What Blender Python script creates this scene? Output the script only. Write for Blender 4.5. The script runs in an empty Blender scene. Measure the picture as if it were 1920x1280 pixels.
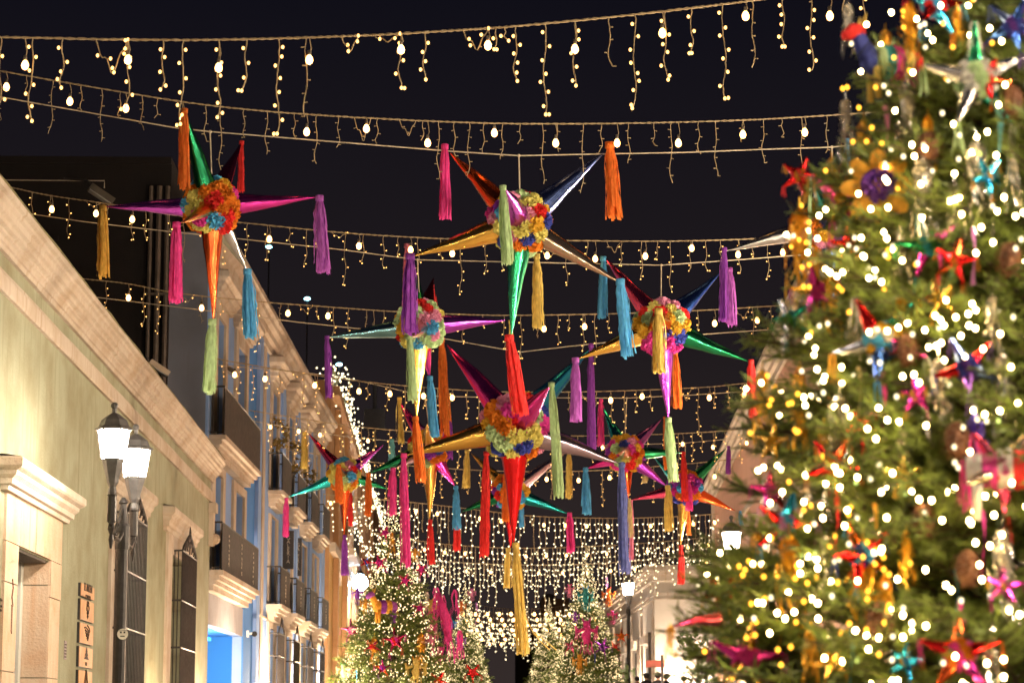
import bpy, math, random
from mathutils import Vector, Matrix, Euler, noise

R = random.Random(7)
SC = bpy.context.scene
COL = SC.collection
PI = math.pi

# ------------------------------------------------------------------ camera
F = 4533.0                      # focal length of the photograph in its own pixels (85 mm)
PITCH = math.atan(744 / F)
YAW = math.atan(math.cos(PITCH) * 125 / F)
CAM = Vector((0, 0, 1.6))
fw = Vector((math.sin(YAW) * math.cos(PITCH), math.cos(YAW) * math.cos(PITCH), math.sin(PITCH)))
rt = Vector((math.cos(YAW), -math.sin(YAW), 0))
up = rt.cross(fw)
cd = bpy.data.cameras.new('camera')
cd.sensor_width = 36; cd.lens = F / 1920 * 36
cd.clip_start = 0.2; cd.clip_end = 2000
cd.dof.use_dof = True
cd.dof.focus_distance = 33.0
cd.dof.aperture_fstop = 3.3
cam = bpy.data.objects.new('camera', cd); COL.objects.link(cam)
m3 = Matrix((rt, up, -fw)).transposed()
cam.matrix_world = Matrix.Translation(CAM) @ m3.to_4x4()
SC.camera = cam

# ------------------------------------------------------------------ night sky, exposure
w = bpy.data.worlds.new('World'); SC.world = w; w.use_nodes = True
nt = w.node_tree; bg = nt.nodes['Background']
tc = nt.nodes.new('ShaderNodeTexCoord'); sx = nt.nodes.new('ShaderNodeSeparateXYZ')
rp = nt.nodes.new('ShaderNodeValToRGB')
nt.links.new(tc.outputs['Generated'], sx.inputs[0]); nt.links.new(sx.outputs['Z'], rp.inputs[0])
e = rp.color_ramp.elements
e[0].position = 0.0; e[0].color = (.034, .024, .022, 1)
e[1].position = 0.16; e[1].color = (.0125, .0095, .0110, 1)
k = e.new(.30); k.color = (.0046, .0043, .0078, 1)
nt.links.new(rp.outputs[0], bg.inputs[0]); bg.inputs[1].default_value = 0.5
SC.view_settings.view_transform = 'Standard'
SC.view_settings.look = 'None'
SC.view_settings.exposure = 1.18
SC.view_settings.gamma = 1.0
SC.view_settings.use_curve_mapping = False
cy = SC.cycles
cy.use_denoising = True
try: cy.denoiser = 'OPENIMAGEDENOISE'
except Exception: pass
cy.max_bounces = 5; cy.diffuse_bounces = 2; cy.glossy_bounces = 3; cy.transmission_bounces = 4
cy.transparent_max_bounces = 6
cy.sample_clamp_indirect = 4.0
cy.sample_clamp_direct = 0.0
cy.use_light_tree = True
cy.caustics_reflective = False; cy.caustics_refractive = False

# ------------------------------------------------------------------ pixel -> world
def ray(px, py):
    return rt * (px - 960) + up * (640 - py) + fw * F
def W(px, py, d):
    """the point seen at pixel (px,py) of the photograph at street distance d (world y)"""
    v = ray(px, py)
    return CAM + v * (d / v.y)
def proj(p):
    v = p - CAM
    z = v.dot(fw)
    return (960 + F * v.dot(rt) / z, 640 - F * v.dot(up) / z)

# ------------------------------------------------------------------ objects
def props(o, label=None, cat=None, group=None, kind=None):
    if label: o['label'] = label
    if cat: o['category'] = cat
    if group: o['group'] = group
    if kind: o['kind'] = kind
    return o
def thing(name, label, cat, loc=(0, 0, 0), rotz=0.0, group=None):
    o = bpy.data.objects.new(name, None); COL.objects.link(o)
    o.empty_display_size = .1
    o.location = loc; o.rotation_euler = (0, 0, rotz)
    return props(o, label, cat, group)
def put(name, mesh, parent=None, mw=None, kind=None):
    o = bpy.data.objects.new(name, mesh); COL.objects.link(o)
    if parent: o.parent = parent
    if mw is not None: o.matrix_basis = mw
    if kind: o['kind'] = kind
    return o
_mc = {}
def recolor(mesh, mat):
    """the same mesh carrying another material (made once per material)"""
    k = (mesh.name, mat.name)
    if k not in _mc:
        c = mesh.copy(); c.materials.clear(); c.materials.append(mat); _mc[k] = c
    return _mc[k]

class MB:
    def __init__(s): s.v = []; s.f = []; s.sm = False
    def add(s, vs, fs):
        n = len(s.v); s.v += [tuple(v) for v in vs]; s.f += [tuple(n + i for i in f) for f in fs]
        return s
    def box(s, a, b):
        x0, y0, z0 = [min(a[i], b[i]) for i in range(3)]; x1, y1, z1 = [max(a[i], b[i]) for i in range(3)]
        return s.add([(x0,y0,z0),(x1,y0,z0),(x1,y1,z0),(x0,y1,z0),(x0,y0,z1),(x1,y0,z1),(x1,y1,z1),(x0,y1,z1)],
              [(0,3,2,1),(4,5,6,7),(0,1,5,4),(1,2,6,5),(2,3,7,6),(3,0,4,7)])
    def quad(s, a, b, c, d): return s.add([a, b, c, d], [(0,1,2,3)])
    def prism(s, prof, x0, x1, caps=True):
        """profile [(y,z)] extruded along local x"""
        n = len(prof)
        vs = [(x0, y, z) for y, z in prof] + [(x1, y, z) for y, z in prof]
        fs = [(i, (i+1) % n, n + (i+1) % n, n + i) for i in range(n)]
        if caps: fs += [tuple(range(n))[::-1], tuple(range(n, 2*n))]
        return s.add(vs, fs)
    def tube(s, pts, r, n=5, cap=True):
        pts = [Vector(p) for p in pts]
        rs = r if isinstance(r, (list, tuple)) else [r] * len(pts)
        vs = []; fs = []
        ref = Vector((.31, .17, .93))
        for i, p in enumerate(pts):
            t = (pts[min(i+1, len(pts)-1)] - pts[max(i-1, 0)])
            if t.length < 1e-9: t = Vector((0, 0, 1))
            t.normalize()
            a = t.cross(ref)
            if a.length < .05: a = t.cross(Vector((1, 0, 0)))
            a.normalize(); b = t.cross(a)
            for k in range(n):
                an = 2 * PI * k / n
                vs.append(p + (a * math.cos(an) + b * math.sin(an)) * rs[i])
        for i in range(len(pts) - 1):
            for k in range(n):
                k2 = (k + 1) % n
                fs.append((i*n+k, i*n+k2, (i+1)*n+k2, (i+1)*n+k))
        if cap: fs += [tuple(range(n))[::-1], tuple((len(pts)-1)*n + k for k in range(n))]
        return s.add(vs, fs)
    def lathe(s, prof, n=12, c=(0, 0, 0), a0=0.0):
        vs = []; fs = []
        for r, z in prof:
            for k in range(n):
                a = a0 + 2 * PI * k / n
                vs.append((c[0] + r * math.cos(a), c[1] + r * math.sin(a), c[2] + z))
        for i in range(len(prof) - 1):
            for k in range(n):
                k2 = (k + 1) % n
                fs.append((i*n+k, i*n+k2, (i+1)*n+k2, (i+1)*n+k))
        fs += [tuple(range(n))[::-1], tuple((len(prof)-1)*n + k for k in range(n))]
        return s.add(vs, fs)
    def ball(s, c, r, n=8, m=6, sc=(1, 1, 1)):
        vs = []; fs = []
        for i in range(1, m):
            th = PI * i / m
            for k in range(n):
                a = 2 * PI * k / n
                vs.append((c[0] + sc[0]*r*math.sin(th)*math.cos(a), c[1] + sc[1]*r*math.sin(th)*math.sin(a), c[2] + sc[2]*r*math.cos(th)))
        vs += [(c[0], c[1], c[2] + r*sc[2]), (c[0], c[1], c[2] - r*sc[2])]
        T = (m-1)*n
        for i in range(m - 2):
            for k in range(n):
                k2 = (k+1) % n
                fs.append((i*n+k, (i+1)*n+k, (i+1)*n+k2, i*n+k2))
        for k in range(n):
            fs.append((T, k, (k+1) % n)); fs.append((T+1, (m-2)*n + (k+1) % n, (m-2)*n + k))
        return s.add(vs, fs)
    def merge(s, o, M=None):
        vs = [tuple(M @ Vector(v)) for v in o.v] if M else o.v
        return s.add(vs, o.f)
    def mesh(s, name, mat, smooth=False):
        me = bpy.data.meshes.new(name)
        me.from_pydata(s.v, [], s.f)
        if mat: me.materials.append(mat)
        if smooth: me.polygons.foreach_set('use_smooth', [True] * len(me.polygons))
        me.update()
        return me
    def build(s, name, mat, parent=None, smooth=False, mw=None, kind=None):
        return put(name, s.mesh(name, mat, smooth), parent, mw, kind)

# ------------------------------------------------------------------ materials
def nodes(name):
    m = bpy.data.materials.new(name); m.use_nodes = True
    n = m.node_tree.nodes; b = n['Principled BSDF']
    return m, n, m.node_tree.links, b
def solid(name, c, rough=.6, metal=0.0, var=.12, scale=6.0, bump=.0, bscale=40.0, spec=.5, coord='Object'):
    m, n, l, b = nodes(name)
    b.inputs['Roughness'].default_value = rough; b.inputs['Metallic'].default_value = metal
    b.inputs['Specular IOR Level'].default_value = spec
    t = n.new('ShaderNodeTexCoord'); ns = n.new('ShaderNodeTexNoise'); ns.inputs['Scale'].default_value = scale
    ns.inputs['Detail'].default_value = 5
    l.new(t.outputs[coord], ns.inputs['Vector'])
    r = n.new('ShaderNodeValToRGB')
    r.color_ramp.elements[0].position = .3; r.color_ramp.elements[1].position = .7
    r.color_ramp.elements[0].color = tuple(x * (1 - var) for x in c) + (1,)
    r.color_ramp.elements[1].color = tuple(min(1, x * (1 + var)) for x in c) + (1,)
    l.new(ns.outputs['Fac'], r.inputs[0]); l.new(r.outputs[0], b.inputs['Base Color'])
    if bump:
        n2 = n.new('ShaderNodeTexNoise'); n2.inputs['Scale'].default_value = bscale; n2.inputs['Detail'].default_value = 4
        l.new(t.outputs[coord], n2.inputs['Vector'])
        bp = n.new('ShaderNodeBump'); bp.inputs['Strength'].default_value = bump; bp.inputs['Distance'].default_value = .02
        l.new(n2.outputs['Fac'], bp.inputs['Height']); l.new(bp.outputs[0], b.inputs['Normal'])
    return m
def plaster(name, c, stain=(.5, .45, .38), amt=.35, scale=.9, streak=True, bump=.35):
    """painted plaster: blotches, rain streaks, fine grain"""
    m, n, l, b = nodes(name)
    b.inputs['Roughness'].default_value = .88; b.inputs['Specular IOR Level'].default_value = .25
    t = n.new('ShaderNodeTexCoord')
    a = n.new('ShaderNodeTexNoise'); a.inputs['Scale'].default_value = scale; a.inputs['Detail'].default_value = 8; a.inputs['Roughness'].default_value = .62
    l.new(t.outputs['Object'], a.inputs['Vector'])
    r1 = n.new('ShaderNodeValToRGB'); r1.color_ramp.elements[0].position = .42; r1.color_ramp.elements[1].position = .72
    l.new(a.outputs['Fac'], r1.inputs[0])
    mp = n.new('ShaderNodeMapping'); mp.inputs['Scale'].default_value = (5, 5, .35)
    l.new(t.outputs['Object'], mp.inputs[0])
    s = n.new('ShaderNodeTexNoise'); s.inputs['Scale'].default_value = 1.3; s.inputs['Detail'].default_value = 6
    l.new(mp.outputs[0], s.inputs['Vector'])
    r2 = n.new('ShaderNodeValToRGB'); r2.color_ramp.elements[0].position = .5; r2.color_ramp.elements[1].position = .8
    l.new(s.outputs['Fac'], r2.inputs[0])
    ad = n.new('ShaderNodeMath'); ad.operation = 'MAXIMUM'
    l.new(r1.outputs[0], ad.inputs[0])
    if streak: l.new(r2.outputs[0], ad.inputs[1])
    mu = n.new('ShaderNodeMath'); mu.operation = 'MULTIPLY'; mu.inputs[1].default_value = amt
    l.new(ad.outputs[0], mu.inputs[0])
    mx = n.new('ShaderNodeMix'); mx.data_type = 'RGBA'
    mx.inputs[6].default_value = c + (1,); mx.inputs[7].default_value = tuple(c[i] * stain[i] * 1.4 for i in range(3)) + (1,)
    l.new(mu.outputs[0], mx.inputs[0]); l.new(mx.outputs[2], b.inputs['Base Color'])
    f = n.new('ShaderNodeTexNoise'); f.inputs['Scale'].default_value = 26; f.inputs['Detail'].default_value = 8
    l.new(t.outputs['Object'], f.inputs['Vector'])
    bp = n.new('ShaderNodeBump'); bp.inputs['Strength'].default_value = bump; bp.inputs['Distance'].default_value = .015
    l.new(f.outputs['Fac'], bp.inputs['Height']); l.new(bp.outputs[0], b.inputs['Normal'])
    return m
def foil(name, c, rough=.23):
    m, n, l, b = nodes(name)
    b.inputs['Metallic'].default_value = 1.0; b.inputs['Roughness'].default_value = rough
    b.inputs['Base Color'].default_value = c + (1,)
    t = n.new('ShaderNodeTexCoord'); mp = n.new('ShaderNodeMapping'); mp.inputs['Scale'].default_value = (14, 14, 2.2)
    l.new(t.outputs['Object'], mp.inputs[0])
    s = n.new('ShaderNodeTexNoise'); s.inputs['Scale'].default_value = 1.6; s.inputs['Detail'].default_value = 3
    l.new(mp.outputs[0], s.inputs['Vector'])
    bp = n.new('ShaderNodeBump'); bp.inputs['Strength'].default_value = .6; bp.inputs['Distance'].default_value = .015
    l.new(s.outputs['Fac'], bp.inputs['Height']); l.new(bp.outputs[0], b.inputs['Normal'])
    return m
def paper(name, c, trans=.35):
    """crepe paper: matt, lets light through, fine cross creases"""
    m, n, l, b = nodes(name)
    b.inputs['Roughness'].default_value = .85; b.inputs['Specular IOR Level'].default_value = .15
    t = n.new('ShaderNodeTexCoord'); mp = n.new('ShaderNodeMapping'); mp.inputs['Scale'].default_value = (24, 24, 7)
    l.new(t.outputs['Object'], mp.inputs[0])
    s = n.new('ShaderNodeTexNoise'); s.inputs['Scale'].default_value = 1.5; s.inputs['Detail'].default_value = 3
    l.new(mp.outputs[0], s.inputs['Vector'])
    r = n.new('ShaderNodeValToRGB'); r.color_ramp.elements[0].position = .3; r.color_ramp.elements[1].position = .72
    r.color_ramp.elements[0].color = tuple(x * .70 for x in c) + (1,); r.color_ramp.elements[1].color = tuple(min(1, x * 1.15 + .01) for x in c) + (1,)
    l.new(s.outputs['Fac'], r.inputs[0]); l.new(r.outputs[0], b.inputs['Base Color'])
    bp = n.new('ShaderNodeBump'); bp.inputs['Strength'].default_value = .6; bp.inputs['Distance'].default_value = .01
    l.new(s.outputs['Fac'], bp.inputs['Height']); l.new(bp.outputs[0], b.inputs['Normal'])
    tr = n.new('ShaderNodeBsdfTranslucent'); l.new(r.outputs[0], tr.inputs[0])
    mx = n.new('ShaderNodeMixShader'); mx.inputs[0].default_value = trans
    l.new(b.outputs[0], mx.inputs[1]); l.new(tr.outputs[0], mx.inputs[2])
    l.new(mx.outputs[0], n['Material Output'].inputs[0])
    return m
def glow(name, c, s, samp='AUTO'):
    m = bpy.data.materials.new(name); m.use_nodes = True
    n = m.node_tree.nodes; n.clear()
    e = n.new('ShaderNodeEmission'); o = n.new('ShaderNodeOutputMaterial')
    e.inputs[0].default_value = c + (1,); e.inputs[1].default_value = s
    m.node_tree.links.new(e.outputs[0], o.inputs[0])
    try: m.cycles.emission_sampling = samp
    except Exception: pass
    return m

def srgb(r, g, b):
    f = lambda x: (x/255/12.92) if x/255 <= .04045 else ((x/255 + .055) / 1.055) ** 2.4
    return (f(r), f(g), f(b))

M_LED = glow('warm_led', (1, .50, .13), 2.4)
M_LEDW = glow('pale_led', (1, .82, .48), 2.4)
M_LEDT = glow('tree_led', (1, .70, .28), 30)
M_LEDT2 = glow('dim_tree_led', (1, .80, .45), 1.6)
M_LEDF = glow('far_tree_led', (1, .74, .36), 2.0)
M_GLINTA = glow('amber_glint', (1, .42, .03), 2.6)
M_GLINTG = glow('green_glint', (.66, .80, .18), 1.1)
M_BULB = glow('bulb_glow', (1, .50, .14), 6)
M_LAMP = glow('lantern_glow', (1, .85, .66), 100)
M_LAMP2 = glow('fill_lantern_glow', (1, .80, .56), 820)
M_LAMPB = glow('cool_lantern_glow', (.55, .76, 1), 160)
M_WIRE = solid('tan_cable', (.42, .31, .17), .55, var=.2, scale=30)
M_ROPE = solid('pale_rope', (.55, .47, .36), .8, var=.15, scale=30)
M_DEAD = solid('unlit_led', (.62, .52, .36), .3, var=.1)
M_SOCK = solid('bulb_socket', (.10, .08, .06), .5)
M_IRON = solid('black_iron', (.030, .026, .026), .42, metal=.3, var=.3, scale=14, bump=.2)
M_IRONL = solid('grey_iron_paint', (.12, .115, .12), .40, metal=.3, var=.2, scale=14, bump=.15)
M_NEEDLE = solid('fir_needles', (.135, .180, .028), .55, var=.45, scale=2.2)
M_BARK = solid('bark', (.07, .045, .03), .9, var=.4, scale=8, bump=.6)

PC = {  # crepe paper colours
 'pink': (.90, .045, .34), 'rose': (.88, .26, .42), 'orchid': (.45, .10, .52), 'purple': (.26, .03, .40),
 'violet': (.12, .03, .28), 'red': (.80, .020, .018), 'orange': (.92, .20, .008), 'amber': (.90, .40, .03),
 'yellow': (.90, .62, .16), 'ochre': (.66, .38, .05), 'mint': (.46, .62, .32), 'sky': (.08, .40, .72),
 'blue': (.035, .055, .34), 'peri': (.13, .17, .50), 'cream': (.78, .66, .36), 'magenta': (.62, .02, .30),
 'aqua': (.14, .44, .50), 'lilac': (.55, .20, .55), 'white': (.72, .68, .62), 'teal': (.02, .28, .28), 'green':(.05,.30,.06)}
MP = {k: paper('crepe_' + k, tuple(min(.92, x*1.05 + .035) for x in v), .45) for k, v in PC.items()}
FC = {'purple': (.48, .07, .66), 'magenta': (.78, .05, .46), 'crimson': (.60, .04, .12), 'green': (.02, .30, .13), 'gold': (.80, .48, .10),
 'orange': (.92, .17, .02), 'red': (.80, .015, .02), 'silver': (.48, .47, .50), 'bronze': (.62, .46, .34), 'blue': (.06, .16, .62),
 'navy': (.16, .24, .62), 'sky': (.03, .42, .95), 'teal': (.02, .38, .42), 'pink': (.85, .09, .24), 'lilac': (.42, .16, .66), 'steel': (.20, .42, .50),
 'copper': (.92, .13, .03), 'mauve': (.50, .40, .52)}
MPF = {k: paper('flower_' + k, tuple(min(.95, x*1.25 + .012) for x in v), .12) for k, v in PC.items()}
MF = {k: foil('foil_' + k, tuple(min(.97, x*1.2 + .01) for x in v)) for k, v in FC.items()}

# ================================================================== GROUND
def gz(y):
    """the street climbs gently away from the camera"""
    return 0.0 if y < 28 else .034 * (y - 28) if y < 130 else 3.468 + .008 * (y - 130)
M_STREET = solid('street_stone', (.30, .25, .20), .6, var=.25, scale=1.5, bump=.3, bscale=9)
M_PAVE = solid('pavement_stone', (.34, .29, .23), .7, var=.2, scale=3, bump=.3, bscale=12)
ys = [-60, 28, 60, 90, 130, 400, 1500]
g = MB()
for a, b in zip(ys, ys[1:]):
    g.quad((-700, a, gz(a)), (700, a, gz(a)), (700, b, gz(b)), (-700, b, gz(b)))
g.build('ground', M_STREET, kind='structure')
for sgn, xa, xb, kf in ((-1, -5.0, -3.4, 0), (1, 6.4, 9.0, 0)):
    p = MB()
    yy = [-20, 10, 28, 60, 90, 130, 200]
    for a, b in zip(yy, yy[1:]):
        za, zb = gz(a), gz(b)
        p.add([(xa, a, za), (xb, a, za), (xb, a, za+.13), (xa, a, za+.13), (xa, b, zb), (xb, b, zb), (xb, b, zb+.13), (xa, b, zb+.13)],
              [(3, 2, 6, 7), (1, 5, 6, 2), (0, 3, 7, 4)])
    p.build('pavement', M_PAVE, kind='structure')

# ================================================================== FACADES
class Fac:
    """facade frame: local x runs up the street, local -y (left side) / +y (right side) faces the street"""
    def __init__(s, x0, y0, k, side):
        s.x0, s.y0, s.k, s.side = x0, y0, k, side
        s.ang = math.atan2(1, k)                    # heading of local x
        s.d = Vector((math.cos(s.ang), math.sin(s.ang), 0)); s.n = Vector((-s.d.y, s.d.x, 0))  # local y
        s.o = Vector((x0, y0, 0))
        s.q = -1 if side == 'L' else 1              # local y sign that faces the street
    def hit(s, px, py, off=0.0):
        """(s,z) where the photograph's pixel meets the plane 'off' metres in front of the wall"""
        v = ray(px, py); n = s.n * s.q
        o = s.o + n * off
        t = (o - CAM).dot(n) / v.dot(n)
        p = CAM + v * t
        return ((p - s.o).dot(s.d), p.z)
    def root(s, name, label, cat, at=0.0, group=None):
        return thing(name, label, cat, tuple(s.o + s.d * at), s.ang, group)

def wall_grid(mb, s0, s1, z0, z1, opens, q, dep):
    """front wall with real openings and their reveals. local: x along, y=0 plane, street at q*+y"""
    xs = sorted({s0, s1} | {o[0] for o in opens} | {o[1] for o in opens}); zs = sorted({z0, z1} | {o[2] for o in opens} | {o[3] for o in opens})
    xs = [x for x in xs if s0 <= x <= s1]; zs = [z for z in zs if z0 <= z <= z1]
    for a, b in zip(xs, xs[1:]):
        for c, d in zip(zs, zs[1:]):
            mx, mz = (a+b)/2, (c+d)/2
            if any(o[0] < mx < o[1] and o[2] < mz < o[3] for o in opens): continue
            mb.quad((a, 0, c), (b, 0, c), (b, 0, d), (a, 0, d))
    for a, b, c, d in opens:
        y = -q * dep
        mb.quad((a, 0, c), (a, y, c), (a, y, d), (a, 0, d)); mb.quad((b, 0, c), (b, 0, d), (b, y, d), (b, y, c))
        mb.quad((a, 0, d), (a, y, d), (b, y, d), (b, 0, d)); mb.quad((a, 0, c), (b, 0, c), (b, y, c), (a, y, c))
def body(mb, s0, s1, z0, z1, q, depth):
    """the other sides of the block"""
    y = -q * depth
    mb.quad((s0, 0, z0), (s0, y, z0), (s0, y, z1), (s0, 0, z1)); mb.quad((s1, 0, z0), (s1, 0, z1), (s1, y, z1), (s1, y, z0))
    mb.quad((s0, y, z0), (s1, y, z0), (s1, y, z1), (s0, y, z1)); mb.quad((s0, 0, z1), (s1, 0, z1), (s1, y, z1), (s0, y, z1))

M_GREEN = plaster('green_plaster', (.33, .335, .24), stain=(.36, .28, .17), amt=.75, scale=.9, bump=.7)
M_CREAM = plaster('cream_stucco', (.52, .44, .37), stain=(.45, .36, .26), amt=.8, scale=1.3)
M_STONE = plaster('worn_stone', (.66, .52, .40), stain=(.62, .40, .26), amt=.75, scale=1.6, bump=.8)
M_BLUE = plaster('blue_plaster', (.07, .24, .66), amt=.35, scale=.7)
M_BLUEG = plaster('grey_blue_plaster', (.24, .38, .72), amt=.55, scale=.7)
M_SLATE = plaster('slate_side_plaster', (.17, .19, .25), amt=.5, scale=.5)
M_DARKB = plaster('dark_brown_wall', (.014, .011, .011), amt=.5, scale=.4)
M_ROOF = solid('roof_tar', (.12, .10, .07), .9, var=.3)
M_MOSS = solid('mossy_coping', (.17, .14, .06), .9, var=.4, scale=5, bump=.6)
M_OCHRE = plaster('ochre_plaster', (.66, .40, .13), amt=.4, scale=.6)
M_CHURCH = plaster('brown_church_stone', (.50, .29, .15), stain=(.35, .3, .25), amt=.85, scale=.5, bump=.9)
M_PEACH = plaster('peach_plaster', (.66, .38, .28), amt=.3, scale=.8)
M_BEIGE = plaster('beige_plaster', (.60, .53, .46), amt=.4, scale=.8)
M_DOORW = solid('dark_wood', (.06, .045, .035), .6, var=.4, scale=5, bump=.5)
M_INT = solid('dark_interior', (.02, .018, .018), .9)
M_GLASS = solid('window_glass', (.03, .03, .035), .06, spec=.8)

# ---- green building
GF = Fac(-5, 0, 0, 'L'); q = -1
root = GF.root('green_building', 'long single-storey pale green building with heavy cream cornice on the left', 'building')
wl = MB()
door = (28.26, 30.6, -.2, 3.80)
w1 = (36.6, 39.2, 1.2, 4.85); w2 = (44.0, 47.0, 1.2, 4.9)
wall_grid(wl, 14, 51.3, -.2, 6.98, [door, w1, w2], q, .42)
body(wl, 14, 51.3, -.2, 7.38, q, 9)
wl.quad((14, 0, 6.98), (51.3, 0, 6.98), (51.3, 0, 7.38), (14, 0, 7.38))
wl.build('wall', M_GREEN, root)
def cornice(s0, s1, prof, mat, parent, name='cornice', jig=0.0):
    """prof: (out, z) list, closed back to the wall; long mouldings get a slightly wavering edge"""
    m = MB(); n = max(2, int((s1 - s0) / .8)); rr = random.Random(int(s0*10)); P = len(prof)
    rings = []
    for i in range(n + 1):
        x = s0 + (s1 - s0) * i / n
        rings.append([(x, q_cur * (o + (rr.uniform(-jig, jig) if o > .01 else 0)), z + (rr.uniform(-jig, jig))) for o, z in prof])
    vs = [p for r in rings for p in r]; fs = []
    for i in range(n):
        for k in range(P):
            k2 = (k+1) % P; fs.append((i*P+k, i*P+k2, (i+1)*P+k2, (i+1)*P+k))
    fs += [tuple(range(P))[::-1], tuple(n*P + k for k in range(P))]
    m.add(vs, fs)
    return m.build(name, mat, parent)
q_cur = -1
# crown mouldings, frieze stays green, architrave band under it
cornice(14, 51.5, [(-.02, 6.97), (.05, 6.97), (.06, 7.02), (.085, 7.03), (.09, 7.08), (.12, 7.10), (.125, 7.13), (.17, 7.15), (.175, 7.20),
                   (.215, 7.22), (.22, 7.29), (.25, 7.31), (.26, 7.345), (.30, 7.36), (.305, 7.42), (-.02, 7.44)], M_CREAM, root, jig=.0025)
cornice(14, 51.36, [(-.02, 6.53), (.045, 6.53), (.055, 6.56), (.055, 6.72), (.03, 6.75), (.03, 6.78), (-.02, 6.79)], M_CREAM, root, 'architrave', jig=.004)
cornice(14, 51.45, [(-.30, 7.43), (.27, 7.425), (.285, 7.47), (.20, 7.50), (-.30, 7.52)], M_MOSS, root, 'coping', jig=.012)
# corner scroll bracket
b = MB(); b.box((51.0, -.10, 5.6), (51.3, 0, 6.5)); b.box((50.9, -.16, 6.3), (51.34, 0, 6.5)); b.ball((51.15, -.12, 5.75), .12, 8, 6)
b.build('bracket', M_CREAM, root)
# roof edge rail / drain
MB().box((14, .5, 7.38), (51.3, 8.6, 7.41)).build('roof', M_ROOF, root)

def hood(parent, s0, s1, zb, zt, out, mat, name='window_hood'):
    h = zt - zb
    prof = [(-.01, zb), (out*.30, zb), (out*.34, zb+.14*h), (out*.50, zb+.18*h), (out*.52, zb+.34*h), (out*.70, zb+.46*h), (out*.72, zb+.58*h),
            (out*.93, zb+.66*h), (out, zb+.72*h), (out, zb+.93*h), (out*.9, zt), (-.01, zt + .03)]
    m = MB()
    # mitred returns: every step of the profile is also narrower than the one above it
    for (o, z), (o2, z2) in zip(prof[1:-1], prof[2:-1]):
        ins = out - o; ins2 = out - o2
        a0, a1 = s0 + ins, s1 - ins; b0, b1 = s0 + ins2, s1 - ins2
        y, y2 = q_cur*o, q_cur*o2
        m.quad((a0, y, z), (a1, y, z), (b1, y2, z2), (b0, y2, z2))
        m.quad((a0, 0, z), (a0, y, z), (b0, y2, z2), (b0, 0, z2)); m.quad((a1, 0, z), (b1, 0, z2), (b1, y2, z2), (a1, y, z))
    o = prof[-2][0]; ins = out - o
    m.quad((s0+ins, 0, zt+.03), (s1-ins, 0, zt+.03), (s1-ins, q_cur*o, zt), (s0+ins, q_cur*o, zt))
    ob = prof[1][0]; ins = out - ob
    m.quad((s0+ins, 0, zb), (s0+ins, q_cur*ob, zb), (s1-ins, q_cur*ob, zb), (s1-ins, 0, zb))
    return m.build(name, mat, parent)

def frame(parent, s0, s1, z0, z1, op, out, mat, name='window_frame'):
    """stone surround: two jambs and a lintel, butted end to end"""
    m = MB(); y = q_cur*out; z = -q_cur*0
    m.box((s0, 0, z0), (op[0], y, op[3])); m.box((op[1], 0, z0), (s1, y, op[3])); m.box((s0, 0, op[3]), (s1, y, z1))
    return m.build(name, mat, parent)
# door with worn stone blocks
hood(root, 27.0, 31.85, 4.36, 4.72, .27, plaster('white_stone', (.66, .59, .51), stain=(.6, .35, .22), amt=.5, scale=2.2, bump=.9), 'door_hood')
rs = random.Random(3)
# stone blocks of the surround: each its own part
def block(a, b, name='stone_block'):
    m = MB(); g_ = .006
    m.box((a[0]+g_, a[1], a[2]+g_), (b[0]-g_, b[1], b[2]-g_)); m.build(name, M_STONE, root)
for s0, s1 in ((27.42, 28.26), (30.6, 31.42)):
    z = -.2
    for h in (1.2, 1.35, 1.0, .46):
        block((s0, .05, z), (s1, -.03 - rs.uniform(0, .012), z + h)); z += h
x = 27.42
for wd in (.95, 1.05, .95, 1.05):
    block((x, .05, 3.81), (x + wd, -.03 - rs.uniform(0, .012), 4.37)); x += wd
# lining of the reveal (far jamb) in slabs
for z, h in ((-.2, 1.6), (1.4, .95), (2.35, 1.15), (3.5, .29)):
    block((30.57, -.02, z), (30.60, .34, z + h))
MB().box((28.26, .02, 3.77), (30.57, .40, 3.80)).build('door_lintel', M_DOORW, root)
d = MB(); d.box((28.27, .38, -.2), (30.56, .41, 3.77)); dd = d.build('door', M_DOORW, root)
for zz in (.3, 1.2, 2.1, 3.0):
    for xx in (28.45, 29.0, 29.55, 30.1):
        m = MB(); m.box((xx, .355, zz), (xx+.38, .38, zz+.7)); m.build('door_panel', M_DOORW, dd)
        MB().ball((xx+.19, .35, zz+.35), .035, 6, 4).build('door_stud', M_IRON, dd)
m = MB(); m.box((30.40, .30, -.2), (30.57, .42, 3.77)); m.build('door_jamb', plaster('white_jamb', (.72, .72, .68)), root)
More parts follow.
